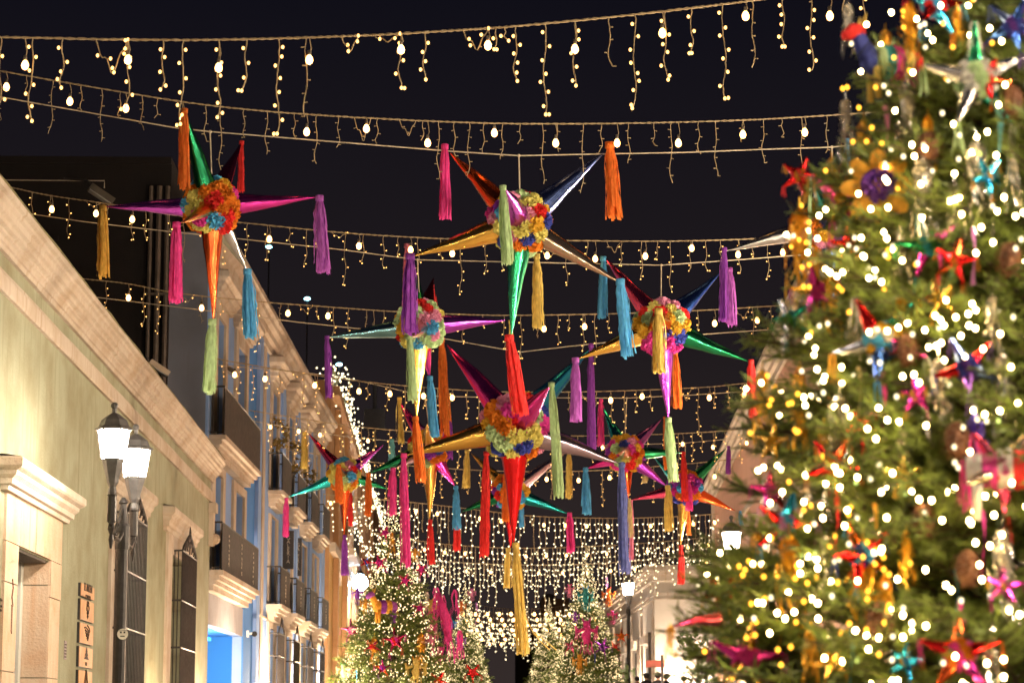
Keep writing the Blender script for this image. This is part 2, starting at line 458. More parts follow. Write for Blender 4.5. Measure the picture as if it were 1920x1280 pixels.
# windows
for (op, fs0, fs1, hs0, hs1, zt) in ((w1, 36.0, 39.8, 35.7, 40.2, 5.56), (w2, 43.3, 47.5, 42.7, 47.8, 5.66)):
    frame(root, fs0, fs1, .9, zt - .42, op, .05, M_CREAM)
    hood(root, hs0, hs1, zt - .42, zt, .22, M_CREAM)
    wn = MB(); wn.box((op[0], .30, op[2]), (op[1], .33, op[3])); wo = wn.build('window', M_DOORW, root)
    c = (op[0]+op[1])/2
    for a, b_ in ((op[0]+.12, c-.06), (c+.06, op[1]-.12)):
        for za, zb_ in ((1.35, 2.4), (2.5, 3.55), (3.65, 4.7)):
            MB().box((a, .285, za), (b_, .30, zb_)).build('pane', M_GLASS, wo)
def grille(parent, s0, s1, z0, z1, out, rails, nb):
    gr = MB(); y = q_cur*out
    for z in rails: gr.tube([(s0, 0, z), (s0, y, z), (s1, y, z), (s1, 0, z)], .018, 4)
    go = gr.build('window_grille', M_IRON, parent)
    for i in range(nb + 1):
        x = s0 + (s1-s0)*i/nb
        b = MB(); b.tube([(x, y, z0), (x, y, z1)], .011, 5)
        b.build('bar', M_IRON, go)
    for yy in (y*.33, y*.66):
        b = MB(); b.tube([(s0, yy, z0), (s0, yy, z1)], .010, 5); b.build('bar', M_IRON, go)
    # scrolled crest: arch of leaves with a spear in the middle
    cr = MB(); c = (s0+s1)/2; w_ = s1-s0
    for sg in (-1, 1):
        for j, (rr_, cx_, cz_) in enumerate(((.16, .20, .12), (.11, .42, .08), (.075, .60, .05))):
            pts = []
            for t in range(13):
                a = -PI/2 + sg*t/12*1.75*PI; r_ = rr_*(1 - .55*t/12)
                pts.append((c + sg*cx_*w_*.62 + math.cos(a)*r_*.9, y, z1 + cz_ + rr_*.6 + math.sin(a)*r_))
            cr.tube(pts, .016, 4)
        cr.tube([(c + sg*w_*.49, y, z1), (c + sg*w_*.40, y, z1+.12), (c + sg*w_*.22, y, z1+.26), (c + sg*.05, y, z1+.40), (c, y, z1+.52)], [.02, .02, .018, .016, .01], 4)
    cr.tube([(c, y, z1), (c, y, z1+.42), (c, y, z1+.60)], [.014, .022, .003], 5)
    for dx, dz in ((-.07, .30), (.07, .30), (-.12, .18), (.12, .18)):
        cr.ball((c+dx, y, z1+dz), .035, 6, 4, (1.2, .5, 1.6))
    cr.build('crest', M_IRON, go)
grille(root, 36.28, 38.75, 1.0, 4.95, .22, [1.5, 2.38, 3.23, 4.08, 4.95], 14)
grille(root, 44.2, 46.75, 1.0, 4.98, .20, [1.5, 2.38, 3.23, 4.08, 4.98], 14)

# ---- dark building behind and tiled side
DF = Fac(0, 0, 0, 'L')
bd = thing('dark_building', 'tall dark brown building rising behind the green building roof', 'building', (-6.0, 51.42, 0))
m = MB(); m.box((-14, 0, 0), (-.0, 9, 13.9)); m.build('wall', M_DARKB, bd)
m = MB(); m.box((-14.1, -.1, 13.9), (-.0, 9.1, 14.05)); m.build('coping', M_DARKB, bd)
m = MB(); m.box((-9, -.06, 9.3), (-2.4, .0, 9.5)); m.box((-9, -.05, 12.2), (-2.4, 0, 12.3)); m.build('ledge', M_DARKB, bd)
M_PIPE = solid('drain_pipe_paint', (.10, .075, .06), .6, var=.3)
for xx, r_ in ((-.42, .045), (-.24, .06), (-.06, .05)):
    pm = MB(); pm.tube([(xx, -.09, 4), (xx, -.09, 13.4)], r_, 7)
    for zz in range(5, 14, 2): pm.box((xx-.09, -.15, zz), (xx+.09, 0, zz+.05))
    pm.build('drain_pipe', M_PIPE, bd)
MB().box((-.75, -.16, 8.9), (-.45, 0, 9.35)).build('junction_box', M_PIPE, bd)

# ---- blue and cream row
K2 = .0276
BF = Fac(-6.60, 0, K2, 'L')
def sB(px, off=0): return BF.hit(px, 900, off)[0]
Ztop = 12.45
def balcony(parent, s0, s1, z, out, rail_h=1.0, mesh=True, deep=.42, letters=0):
    """moulded slab, iron rail, mesh screen"""
    sl = MB()
    y = q_cur
    steps = [(.45, -deep, -deep*.72), (.62, -deep*.72, -deep*.5), (.80, -deep*.5, -deep*.26), (1.0, -deep*.26, 0)]
    for f_, a, b in steps:
        ins = out*(1-f_)
        sl.box((s0+ins, 0, z+a), (s1-ins, y*out*f_, z+b))
    so = sl.build('balcony_slab', M_CREAM, parent)
    rl = MB(); yo = y*(out-.05)
    for zz, r_ in ((z+rail_h, .022), (z+.06, .012)):
        rl.tube([(s0+.05, 0, zz), (s0+.05, yo, zz), (s1-.05, yo, zz), (s1-.05, 0, zz)], r_, 4)
    n = int((s1-s0)/.13)
    for i in range(n+1):
        x = s0+.05 + (s1-s0-.1)*i/n
        rl.tube([(x, yo, z), (x, yo, z+rail_h)], .009, 4, False)
    for f_ in (.33, .66):
        rl.tube([(s0+.05, yo*f_, z), (s0+.05, yo*f_, z+rail_h)], .009, 4, False)
    ro = rl.build('balcony_rail', M_IRON, parent)
    if mesh:
        MB().box((s0+.05, yo+y*.012, z+.03), (s1-.05, yo+y*.02, z+rail_h-.03)).build('rail_screen', M_SCREEN, ro)
    if letters:
        lm = MB(); rr = random.Random(int(s0*7))
        for c_ in range(letters):
            xx = s0 + (s1-s0)*(c_+.5)/letters
            zz = z + rail_h*.82
            while zz > z+.12:
                lm.box((xx-rr.uniform(.03, .08), yo+y*.024, zz-.045), (xx+rr.uniform(.02, .08), yo+y*.029, zz))
                if rr.random() < .5: lm.box((xx-.02, yo+y*.030, zz-.09), (xx+.02, yo+y*.034, zz))
                zz -= rr.uniform(.085, .12)
        lm.build('painted_lettering', M_LETT, ro)
    return so
M_SCREEN = solid('rail_screen_mesh', (.035, .027, .024), .8, var=.5, scale=9)
M_LETT = solid('cream_lettering', (.52, .46, .36), .7)

def tall_window(parent, c, w_, z0, z1, leaf=M_DOORW):
    wn = MB(); y = -q_cur
    wn.box((c-w_/2, y*.20, z0), (c+w_/2, y*.22, z1)); wo = wn.build('window', leaf, parent)
    for sg in (-1, 1):
        a, b = sorted((c + sg*.04, c + sg*(w_/2-.07)))
        zz = z0 + .9
        while zz < z1 - .3:
            MB().box((a, y*.175, zz), (b, y*.20, min(zz+.55, z1-.1))).build('pane', M_GLASS, wo); zz += .62

root = BF.root('blue_building', 'blue plastered building with cream window surrounds and deep balconies', 'building')
s0, s1 = 51.6, sB(482)
SHOP = (52.6, 59.3, 1.2, 4.05)
opens = [SHOP] + [(a, b, c, d) for c, d in ((5.15, 7.4), (8.15, 10.9)) for a, b in ((53.2, 54.6), (57.2, 59.0))]
wl = MB(); wall_grid(wl, s0, s1, 1.0, Ztop, opens, q, .22); 
wl.build('wall', M_BLUEG, root)
bk = MB(); body(bk, s0, s1, 0, Ztop, q, 6); bk.build('side_wall', M_SLATE, root)
for a, b, mt, o in ((51.6, 52.1, M_BLUEG, .06), (s1-.75, s1-.02, M_BLUEG, .12), (s1-2.9, s1-.76, M_BLUE, .03)):
    MB().box((a, 0, 1.0), (b, q*o, Ztop-.6)).build('pilaster', mt, root)
MB().box((52.11, 0, 4.05), (s1-2.91, q*.02, 4.72)).build('panel', plaster('weathered_panel', (.33, .32, .36), stain=(.4, .36, .32), amt=.7, scale=1.2), root)
for op, zt in ((opens[1], 7.6), (opens[2], 7.6), (opens[3], 11.2), (opens[4], 11.2)):
    frame(root, op[0]-.55, op[1]+.45, op[2], zt, op, .06, M_CREAM)
    tall_window(root, (op[0]+op[1])/2, op[1]-op[0], op[2], op[3])
hood(root, 52.2, 55.6, 11.2, 11.75, .38, M_CREAM); hood(root, 56.2, 60.0, 11.2, 11.75, .38, M_CREAM)
balcony(root, 51.8, 59.3, 5.15, .42, 1.02, deep=.42, letters=3)
balcony(root, 51.8, 59.3, 8.05, .42, 1.05, deep=.40)
def bigcornice(parent, s0, s1, zb, zt, out, mat):
    h = zt-zb
    return cornice(s0, s1, [(-.02, zb), (out*.2, zb), (out*.22, zb+.25*h), (out*.45, zb+.3*h), (out*.5, zb+.5*h), (out*.75, zb+.6*h), (out*.8, zb+.75*h), (out, zb+.8*h), (out, zt-.02), (-.02, zt)], mat, parent, jig=.003)
bigcornice(root, s0, s1, Ztop-.6, Ztop+.15, .40, M_CREAM)
# lit shop: blue reveal, white door leaf, clothes rail, tube lamp
inn = MB()
a, b, c_, d_ = 52.6, 59.3, .8, 4.05
inn.quad((a, .22, c_), (a, 2.6, c_), (a, 2.6, d_), (a, .22, d_)); inn.quad((b, .22, c_), (b, .22, d_), (b, 2.6, d_), (b, 2.6, c_))
inn.quad((a, 2.6, c_), (b, 2.6, c_), (b, 2.6, d_), (a, 2.6, d_)); inn.quad((a, .22, d_), (a, 2.6, d_), (b, 2.6, d_), (b, .22, d_))
inn.quad((a, .22, c_), (b, .22, c_), (b, 2.6, c_), (a, 2.6, c_))
inn.build('shop_room', plaster('shop_blue', (.02, .15, .55), amt=.1), root)
M_TUBE = glow('blue_tube_light', (.04, .30, 1.0), 3)
MB().box((53.0, .6, 3.90), (58.2, .75, 3.97)).build('tube_lamp', M_TUBE, root)
MB().box((52.5, .30, 1.2), (53.4, .36, 3.75)).build('shop_door', solid('white_door', (.35, .5, .65), .4), root)
gb = MB()
for i in range(9): gb.box((54.2+i*.42, 1.3, 2.0+.2*(i % 3)), (54.45+i*.42, 1.5, 3.5))
gb.build('garment', solid('grey_cloth', (.3, .33, .4), .9, var=.5, scale=3), root)

root = BF.root('cream_building', 'pale grey-blue building with four bays of cream balconies and window hoods', 'building')
s0c, s1c = s1 + .01, sB(611)
bays = [66.4, 71.2, 76.0, 80.8]
op = []
for c in bays: op += [(c-.75, c+.75, 5.2, 7.55), (c-.75, c+.75, 8.25, 11.0), (c-.7, c+.7, 1.9, 4.55)]
wl = MB(); wall_grid(wl, s0c, s1c, 1.0, Ztop, op, q, .22); body(wl, s0c, s1c, 0, Ztop, q, 7); wl.build('wall', M_BLUEG, root)
for c in bays:
    for z0, z1, hz in ((5.2, 7.55, 7.6), (8.25, 11.0, 11.2)):
        frame(root, c-1.15, c+1.15, z0, hz, (c-.75, c+.75, z0, z1), .06, M_CREAM)
        tall_window(root, c, 1.5, z0, z1)
    hood(root, c-1.5, c+1.5, 11.2, 11.85, .42, M_CREAM)
    balcony(root, c-1.35, c+1.35, 8.2, .42, 1.0, deep=.42)
    balcony(root, c-1.35, c+1.35, 5.15, .42, 1.0, deep=.42, letters=1)
    frame(root, c-1.1, c+1.1, 1.7, 4.7, (c-.7, c+.7, 1.7, 4.55), .06, M_CREAM)
    tall_window(root, c, 1.4, 1.9, 4.55)
    gr = MB(); y = -.3
    for z in (2.0, 2.9, 3.8, 4.4): gr.tube([(c-.85, 0, z), (c-.85, y, z), (c+.85, y, z), (c+.85, 0, z)], .02, 4)
    for i in range(14):
        x = c-.85+1.7*i/13; gr.tube([(x, y, 1.8), (x, y, 4.42)], .012, 4, False)
    for sg in (-1, 1):
        gr.tube([(c+sg*.85, y, 4.4), (c+sg*.6, y, 4.55), (c+sg*.3, y, 4.62), (c, y, 4.85)], .02, 4)
    go = gr.build('window_grille', M_IRON, root)
    MB().box((c-.83, y+.02, 1.85), (c+.83, y+.03, 4.38)).build('rail_screen', M_SCREEN, go)
MB().box((s0c, 0, 4.72), (s1c, q*.05, 4.78)).build('string_course', M_CREAM, root)
for c in (63.6, 68.8, 73.6, 78.4, 83.2):
    if c+.25 < s1c: MB().box((c-.28, 0, 1), (c+.28, q*.045, Ztop-.6)).build('pilaster', M_CREAM if c < 64 else M_BLUEG, root)
bigcornice(root, s0c, s1c, Ztop-.6, Ztop+.15, .40, M_CREAM)

# ---- stone church-like block behind
root = thing('stone_building', 'tall brown stone building with a light garland down its roof edge', 'building', (-4.15, 86.0, 0), PI/2)
q_cur = -1
wl = MB(); op = [(6, 8.2, 9.6, 11.6), (16, 18.5, 10.2, 12.2), (27, 29.5, 10.3, 12.2), (5, 7, 5.6, 7.6), (12, 14, 5.4, 7.6), (22, 24, 5.4, 7.4)]
wall_grid(wl, 0, 60, 8.3, 14.3, [o for o in op if o[2] > 8.3], q, .5); body(wl, 0, 60, 0, 14.3, q, 8); wl.build('wall', M_CHURCH, root)
lo = MB(); wall_grid(lo, 0, 60, 0, 8.3, [o for o in op if o[2] < 8.3], q, .5); lo.build('lower_wall', M_OCHRE, root)
for o in op:
    MB().box((o[0], .45, o[2]), (o[1], .5, o[3])).build('window', M_INT, root)
    ar = MB(); c = (o[0]+o[1])/2; r_ = (o[1]-o[0])/2+.2
    ar.tube([(c + math.cos(t*PI/10)*r_, -.04, o[3] - .2 + math.sin(t*PI/10)*.5) for t in range(11)], .12, 5)
    ar.build('window_arch', M_CREAM, root)
for z, o_ in ((8.3, .22), (13.9, .3)):
    m = MB(); m.box((0, 0, z-.15), (60, -o_, z+.18)); m.build('ledge', M_CREAM if z < 9 else M_CHURCH, root)
for i, s_ in enumerate((3, 11, 21, 32, 44)):
    m = MB(); m.box((s_, -.01, 0), (s_+.9, -.2, 13.6)); m.build('buttress', M_CHURCH, root)
rl = MB()
for i in range(28):
    rl.tube([(9.5+i*.22, -.5, 9.0), (9.5+i*.22, -.5, 10.1)], .015, 4, False)
rl.tube([(9.4, 0, 10.1), (9.4, -.5, 10.1), (15.6, -.5, 10.1), (15.6, 0, 10.1)], .03, 4)
rl.build('balcony_rail', M_IRON, root)
m = MB(); m.box((9.3, -.55, 8.75), (15.7, 0, 9.0)); m.build('balcony_slab', M_CREAM, root)

# ---- right side: beige house with white cornice
root = thing('beige_house', 'low beige house with white moulded cornice on the right, far down the street', 'building', (9.03, 105, 0))
b = MB(); b.box((0, 0, 2), (9, 38, 8.35)); b.build('wall', M_BEIGE, root)
m = MB()
for z0, z1, o in ((8.35, 8.62, .12), (8.62, 8.78, .25), (8.78, 9.02, .38), (7.72, 7.86, .08), (7.55, 7.62, .05)):
    m.box((-o, -o, z0), (9, 38, z1))
m.build('cornice', M_CREAM, root)
for i in range(6):
    MB().box((-.10, .1+i*6.2, 2), (0, .7+i*6.2, 7.5)).build('pilaster', M_CREAM, root)
    p = MB(); p.tube([(-.12, 1.3+i*6.2, 2), (-.12, 1.3+i*6.2, 6.2)], .07, 6); p.build('drain_pipe', M_DOORW, root)
    MB().box((-.02, 2.2+i*6.2, 3.2), (.02, 4.6+i*6.2, 5.6)).build('window', M_DOORW, root)
    h = MB(); h.box((-.28, 2.0+i*6.2, 5.75), (0, 4.8+i*6.2, 6.1)); h.build('window_hood', M_CREAM, root)
# ---- right side: peach house
PF = Fac((1440-835)/F*61 - .059*61, 0, .059, 'R'); q_cur = 1
root = PF.root('peach_house', 'tall peach plastered house front behind the foreground tree', 'building')
wl = MB(); a, b = 40, 88.5
op = [(80-i*7.5, 82.4-i*7.5, 4.2, 6.9) for i in range(5)]
wall_grid(wl, a, b, 0, 10.55, op, 1, .3); body(wl, a, b, 0, 10.55, 1, .85); wl.build('wall', M_PEACH, root)
bw = MB(); bw.box((a, -.86, 0), (b, -8, 10.5)); bw.build('rear_wall', M_BEIGE, root)
bigcornice(root, a, b, 10.1, 10.75, .35, M_CREAM)
for o in op:
    MB().box((o[0], -.25, o[2]), (o[1], -.3, o[3])).build('window', M_DOORW, root)
    frame(root, o[0]-.3, o[1]+.3, o[2], o[3]+.3, o, .05, M_CREAM)
    hood(root, o[0]-.45, o[1]+.45, o[3]+.3, o[3]+.65, .25, M_CREAM)
MB().box((a, 0, 8.0), (b, .08, 8.15)).build('string_course', M_CREAM, root)
MB().box((86.8, 0, 0), (87.6, .08, 10.0)).build('pilaster', M_CREAM, root)
q_cur = -1
# ---- far block against the sky
root = thing('far_tower', 'dim pale tower block far down the street against the night sky', 'building', tuple(W(1034, 1384, 230) - Vector((0, 0, 1.6))))
m = MB(); m.box((-1.0, -2, 0), (1.6, 2, 14.6)); m.ball((-.2, 0, 14.4), .8, 8, 6); m.build('wall', plaster('dim_plaster', (.20, .14, .10)), root)
m = MB(); m.box((-3.2, 2, 0), (4.5, 8, 11.5)); m.build('wing', M_DARKB, root)
for k_ in range(2): MB().box((-.5+k_*.9, -2.03, 12.2), (-.2+k_*.9, -2.0, 13.2)).build('window', M_INT, root)
# pole with box
p = W(697, 1384, 150); root = thing('utility_pole', 'thin grey utility pole with a box behind the stone building', 'pole', (p.x, 150, 0))
MB().tube([(0, 0, 3), (0, 0, 23.6)], .14, 8).build('pole', M_IRONL, root); MB().box((-.65, -.3, 20.6), (.65, .3, 21.9)).build('box', M_IRONL, root)

# ================================================================== STREET LAMPS
def lantern(parent, x, y, z, s=1.0, gm=None):
    """six-sided lantern: metal cup, lit panes, hipped cap and finial; base at z"""
    hx = MB(); hx.lathe([(.05*s, 0), (.06*s, .03*s), (.045*s, .10*s), (.075*s, .16*s), (.085*s, .22*s), (.135*s, .40*s), (.15*s, .47*s)], 6, (x, y, z))
    h = hx.build('lantern_cup', M_IRONL, parent)
    gl = MB(); gl.lathe([(.142*s, .472*s), (.20*s, .84*s)], 6, (x, y, z)); gl.build('lantern_glass', gm or M_LAMP, parent)
    c = MB(); c.lathe([(.24*s, .842*s), (.25*s, .87*s), (.20*s, .90*s), (.17*s, .98*s), (.08*s, 1.05*s), (.03*s, 1.08*s), (.03*s, 1.13*s)], 6, (x, y, z))
    c.ball((x, y, z+1.17*s), .05*s, 8, 6); c.build('lantern_cap', M_IRONL, parent)
    b = MB()
    for k_ in range(6):
        a = 2*PI*k_/6; ca, sa = math.cos(a), math.sin(a)
        b.tube([(x+ca*.152*s, y+sa*.152*s, z+.46*s), (x+ca*.212*s, y+sa*.212*s, z+.85*s)], .012*s, 4)
    b.build('lantern_bar', M_IRONL, parent)
def street_lamp(loc, label, two=True, z=4.62, rot=0.0, mat=M_IRON, s=1.0, hs_=1.05, gm=None):
    t = thing('street_lamp', label, 'street lamp', loc, rot, 'street lamps')
    p = MB(); p.lathe([(.20, 0), (.20, .25), (.14, .35), (.12, .9), (.078, 1.0), (.070, z-.25), (.070, z-.22)], 12)
    p.lathe([(.085, z-.24), (.088, z-.2), (.085, z+.03), (.06, z+.06), (.04, z+.28), (.055, z+.30), (.02, z+.36)], 12)
    p.build('pole', mat, t)
    hs = (-hs_, hs_) if two else (0,)
    for yy in hs:
        if two:
            a = MB(); sg = 1 if yy > 0 else -1
            pts = [(0, sg*.06, z-.05), (0, sg*.35, z-.16), (0, sg*.75, z-.16), (0, sg*1.0, z-.02), (0, yy, z+.14)]
            a.tube(pts, .028, 6)
            a.tube([(0, sg*.08, z+.22), (0, sg*.3, z+.10), (0, sg*.45, z-.02), (0, sg*.62, z-.12)], .016, 5)
            for k_ in range(10):
                aa = k_*.7; a.tube([(math.cos(aa)*.03, sg*.4+math.sin(aa)*.05, z-.1+k_*.02), (math.cos(aa+.7)*.03, sg*.4+math.sin(aa+.7)*.05, z-.08+k_*.02)], .008, 4)
            a.lathe([(.012, -.30), (.03, -.2), (.02, -.14), (.045, -.08), (.03, -.02), (.055, 0), (.05, .28), (.06, .30)], 8, (0, yy, z+.0))
            a.build('lamp_arm', mat, t)
        lantern(t, 0, yy, z + (.30 if two else .05), s, gm)
    return t
street_lamp((-3.72, 27.9, 0), 'double-headed black street lamp glaring against the pale green wall on the left', z=3.98, s=.85, hs_=.95)
street_lamp((-4.25, 6.0, 0), 'double-headed street lamp at the near end of the green building'); 
street_lamp((-3.9, 15.0, 0), 'double-headed street lamp before the worn stone doorway')
street_lamp((5.9, 3.2, 0), 'added double-headed fill lamp out of view on the right pavement', gm=M_LAMP2)  # added out of view to brighten the near face of the foreground tree
street_lamp((6.8, 23, 0), 'added double-headed fill lamp on the right pavement level with the worn doorway', gm=M_LAMP2)  # added out of view, extra strong, to light the pinata fronts
street_lamp((8.1, 35, .3), 'added double-headed fill lamp on the right behind the big foreground tree', gm=M_LAMP2)  # added behind the tree as more light on the pinatas
street_lamp((7.10, 60, gz(60)+.05), 'single street lamp shining white in front of the peach house', False, 4.5, s=1.15)
street_lamp(tuple(W(1180, 1384, 98) - Vector((0, 0, 1.6-gz(98)))), 'single street lamp shining beside the far beige house', False, 4.35, s=1.2)
t = thing('street_lamp', 'blue-white street lamp glaring behind the left side of the decorated tree', 'street lamp', (W(672, 1384, 104).x, 104, gz(104)), 0, 'street lamps')
MB().lathe([(.12, 0), (.07, .6), (.05, 5.2)], 8).build('pole', M_IRON, t)
m = MB(); m.ball((0, 0, 5.6), .34, 12, 8); m.build('lantern_glass', M_LAMPB, t)
MB().lathe([(.2, 5.95), (.1, 6.1), (.02, 6.2)], 8).build('lantern_cap', M_IRON, t)
# globe lamps added below the view to wash light up the facades
M_WALLL = glow('fill_globe_glow', (1, .74, .48), 800)
M_WALLS = glow('small_fill_glow', (1, .72, .44), 110); M_WALLB = glow('large_fill_glow', (1, .80, .60), 1100)
def fill_lamp(x, y, z, where, gm=None):
    t = thing('fill_lamp', 'added round fill lamp ' + where, 'fill lamp', (x, y, z), 0, 'added fill lamps')
    MB().ball((0, 0, 0), .15, 10, 8).build('globe', gm or M_WALLL, t); m = MB(); m.box((-.16, -.02, -.20), (.16, .02, -.155)); m.tube([(0, 0, -.18), ((-.6 if x < 0 else .6), 0, -.18)], .02, 5); m.build('bracket', M_IRON, t)
for y, z, wh in ((41.6, 1.9, 'between the two grilled windows of the green building'), (49.5, 2.2, 'at the corner of the green building'), (56.0, 2.5, 'by the lit blue shop'), (64, 2.5, 'below the first bay of the cream building'), (73.6, 2.7, 'below the third bay of the cream building'), (82, 3.0, 'at the far end of the cream building'), (92, 3.3, 'on the ochre wall of the stone building'), (104, 3.6, 'on the far ochre wall of the stone building')):
    x = -5.0 if y < 51 else -6.6 + .0276*y if y < 85 else -4.15
    fill_lamp(x + .62, y, z, wh, M_WALLS if y < 51 else None)
for y, wh in ((46, 'at the near end of the peach house'), (58, 'in the middle of the peach house'), (72, 'past the middle of the peach house'), (84, 'at the far corner of the peach house')):
    fill_lamp((1440-835)/F*61 - .059*61 + .059*y - .62, y, 2.3 + .02*(y-46), wh)
for x, y, wh in ((10.6, 104.2, 'on the near wall of the beige house'), (8.3, 112, 'at the side of the beige house'), (8.3, 126, 'at the far side of the beige house')): fill_lamp(x, y, 3.65, wh, M_WALLB)
# round sticker on the near pole
t = thing('round_sticker', 'round pale sticker with a drawn face on the black lamp pole', 'sticker', W(230, 1188, 27.80))
m = MB(); m.lathe([(.062, 0), (.062, .004)], 18); 
o = m.build('disc', solid('sticker_paper', (.7, .66, .58), .6), t); o.rotation_euler = (PI/2, 0, 0)
m = MB(); m.box((-.03, -.008, .01), (-.01, -.004, .03)); m.box((.01, -.008, .01), (.03, -.004, .03)); m.box((-.025, -.008, -.03), (.025, -.004, -.018)); m.tube([(-.045, -.006, .035), (-.02, -.006, .045), (.02, -.006, .045), (.045, -.006, .035)], .003, 3)
m.build('drawing', M_IRON, t)

# ================================================================== STRINGS OF LIGHTS
def spline(P, n):
    """Catmull-Rom through P"""
    out = []
    P = [P[0]*2 - P[1]] + list(P) + [P[-1]*2 - P[-2]]
    for i in range(1, len(P) - 2):
        for k_ in range(n):
            t = k_/n; a, b, c, d = P[i-1], P[i], P[i+1], P[i+2]
            out.append(.5*((2*b) + (c-a)*t + (2*a-5*b+4*c-d)*t*t + (3*b-a-3*c+d)*t**3))
    out.append(P[-2]); return out
def at_px(path, px):
    """point of the path seen at column px"""
    best = None
    for a, b in zip(path, path[1:]):
        xa, xb = proj(a)[0], proj(b)[0]
        if xa <= px <= xb: return a.lerp(b, (px-xa)/(xb-xa+1e-6))
    return path[0] if px < proj(path[0])[0] else path[-1]
led_mb = MB(); led_mb.ball((0, 0, -.006), 1, 6, 4, (1, 1, 1.25))
def led_mesh(r, mat):
    m = MB(); m.ball((0, 0, 0), r, 6, 4, (1, 1, 1.25)); return m.mesh('led_bulb', mat, True)
LED1 = led_mesh(.0155, M_LED)
CAPM = None
def octa(mb, p, r):
    x, y, z = p
    mb.add([(x+r, y, z), (x-r, y, z), (x, y+r, z), (x, y-r, z), (x, y, z+r*1.2), (x, y, z-r*1.2)],
           [(0,2,4), (2,1,4), (1,3,4), (3,0,4), (2,0,5), (1,2,5), (3,1,5), (0,3,5)])
bulb_g = MB(); bulb_g.lathe([(.010, .0), (.020, -.012), (.031, -.035), (.033, -.055), (.026, -.078), (.010, -.090)], 8)
bulb_s = MB(); bulb_s.lathe([(.012, .045), (.016, .04), (.016, -.002), (.012, -.004)], 8)
def scale_mesh(mb, s):
    o = MB(); o.v = [(x*s, y*s, z*s) for x, y, z in mb.v]; o.f = list(mb.f); return o
BG = {}; 
def bulb_mesh(s):
    if s not in BG: BG[s] = (scale_mesh(bulb_g, s).mesh('glass_bulb', M_BULB, True), scale_mesh(bulb_s, s).mesh('bulb_socket', M_SOCK, True))
    return BG[s]
def strand_path(p, L, rr, kind):
    """hanging strand: node list with small wander"""
    n = max(3, int(L/.045)); pts = [p.copy()]; a = rr.uniform(0, 6); dx = rr.uniform(-.02, .02)
    for i in range(1, n+1):
        f_ = i/n
        pts.append(p + Vector((dx*f_ + .010*math.sin(a+f_*7) + rr.uniform(-.004, .004) + (.03*math.sin(f_*9+a)*f_**3), .01*math.cos(a+f_*5), -L*f_)))
    return pts
def icicle_row(label, d, pts_px, strands, bulbs, cable_r=.009, wire_r=.006, led_r=.0125, lit=1.0, step=.095, seed=1, led_mat=None, parts=True, bulb_s_=1.0, indiv=False, zoff=0, drop=.20):
    led_mat = led_mat or M_LED
    rr = random.Random(seed)
    P = [W(x, y, d) for x, y in pts_px]
    path = spline(P, 8)
    c = path[len(path)//2]
    t = thing('icicle_light_string', label, 'string lights', tuple(c), 0, 'icicle light strings across the street')
    T = c
    loc = [p - T for p in path]
    # twisted double cable
    cb = MB(); fine = []
    for a, b in zip(loc, loc[1:]):
        for k_ in range(3): fine.append(a.lerp(b, k_/3))
    fine.append(loc[-1])
    for ph in (0, PI):
        cb.tube([p + Vector((0, .006*math.cos(i*1.3+ph), .007*math.sin(i*1.3+ph) + rr.uniform(-.002, .002))) for i, p in enumerate(fine)], cable_r*.72, 5)
    cb.build('cable', M_WIRE, t)
    mul = MB(); mlt = MB()
    for (px, L, *rest) in strands:
        k_ = rest[0] if rest else ''
        p0 = at_px(path, px) - T
        if k_ == 'loop':            # a strand caught up over the cable
            p1 = at_px(path, px + rest[1]) - T
            pts = [p0.lerp(p1, i/14) + Vector((0, 0, -L*math.sin(PI*i/14)*(.8+.2*math.sin(i)))) for i in range(15)]
        else: pts = strand_path(p0, L, rr, k_)
        on = (k_ != 'off') and rr.random() < lit
        wm = MB() if parts else mul
        wm.tube(pts, wire_r, 4)
        leds = []; acc = 0; sd = 1
        for a, b in zip(pts, pts[1:]):
            acc += (b-a).length
            if acc >= step:
                acc = rr.uniform(-.25, .1)*step; sd = -sd if rr.random() < .8 else sd
                e_ = b + Vector((sd*rr.uniform(.018, .03), rr.uniform(-.01, .01), rr.uniform(-.012, .006)))
                wm.tube([b, e_], wire_r*.95, 4)
                if on: leds.append(e_ + Vector((sd*.006, 0, 0)))
                else: wm.tube([e_, e_ + Vector((sd*.012, 0, 0))], wire_r*1.2, 4)
        if on: leds.append(pts[-1])
        if parts: so = wm.build('hanging_strand', M_WIRE, t)
        if indiv:
            for e_ in leds:
                if rr.random() < .07: continue
                put('led_bulb', LED1, so, Matrix.Translation(e_))
        else:
            lm = MB() if parts else mlt
            for e_ in leds: octa(lm, e_, led_r*rr.uniform(.85, 1.2))
            if parts and leds: lm.build('led_cluster', led_mat, so, kind='stuff')
    if not parts:
        mul.build('hanging_wire', M_WIRE, t, kind='stuff'); mlt.build('led_cluster', led_mat, t, kind='stuff')
    gm, sm = bulb_mesh(bulb_s_)
    for bpx, bpy_ in bulbs:
        p0 = at_px(path, bpx) - T
        tgt = W(bpx, bpy_, d) - T
        p1 = Vector((tgt.x, tgt.y, min(tgt.z, p0.z - .05*bulb_s_)))
        bo = put('light_bulb', gm, t, Matrix.Translation(p1 + Vector((0, 0, .045*bulb_s_))))
        put('bulb_socket', sm, bo)
        wm = MB(); wm.tube([p0 - p1, (p0 - p1)*.5 + Vector((.02, 0, 0)), Vector((0, 0, .05*bulb_s_))], wire_r*.9, 4)
        wm.build('bulb_wire', M_WIRE, bo, mw=Matrix.Translation(Vector((0, 0, -.045*bulb_s_))))
    return t, path
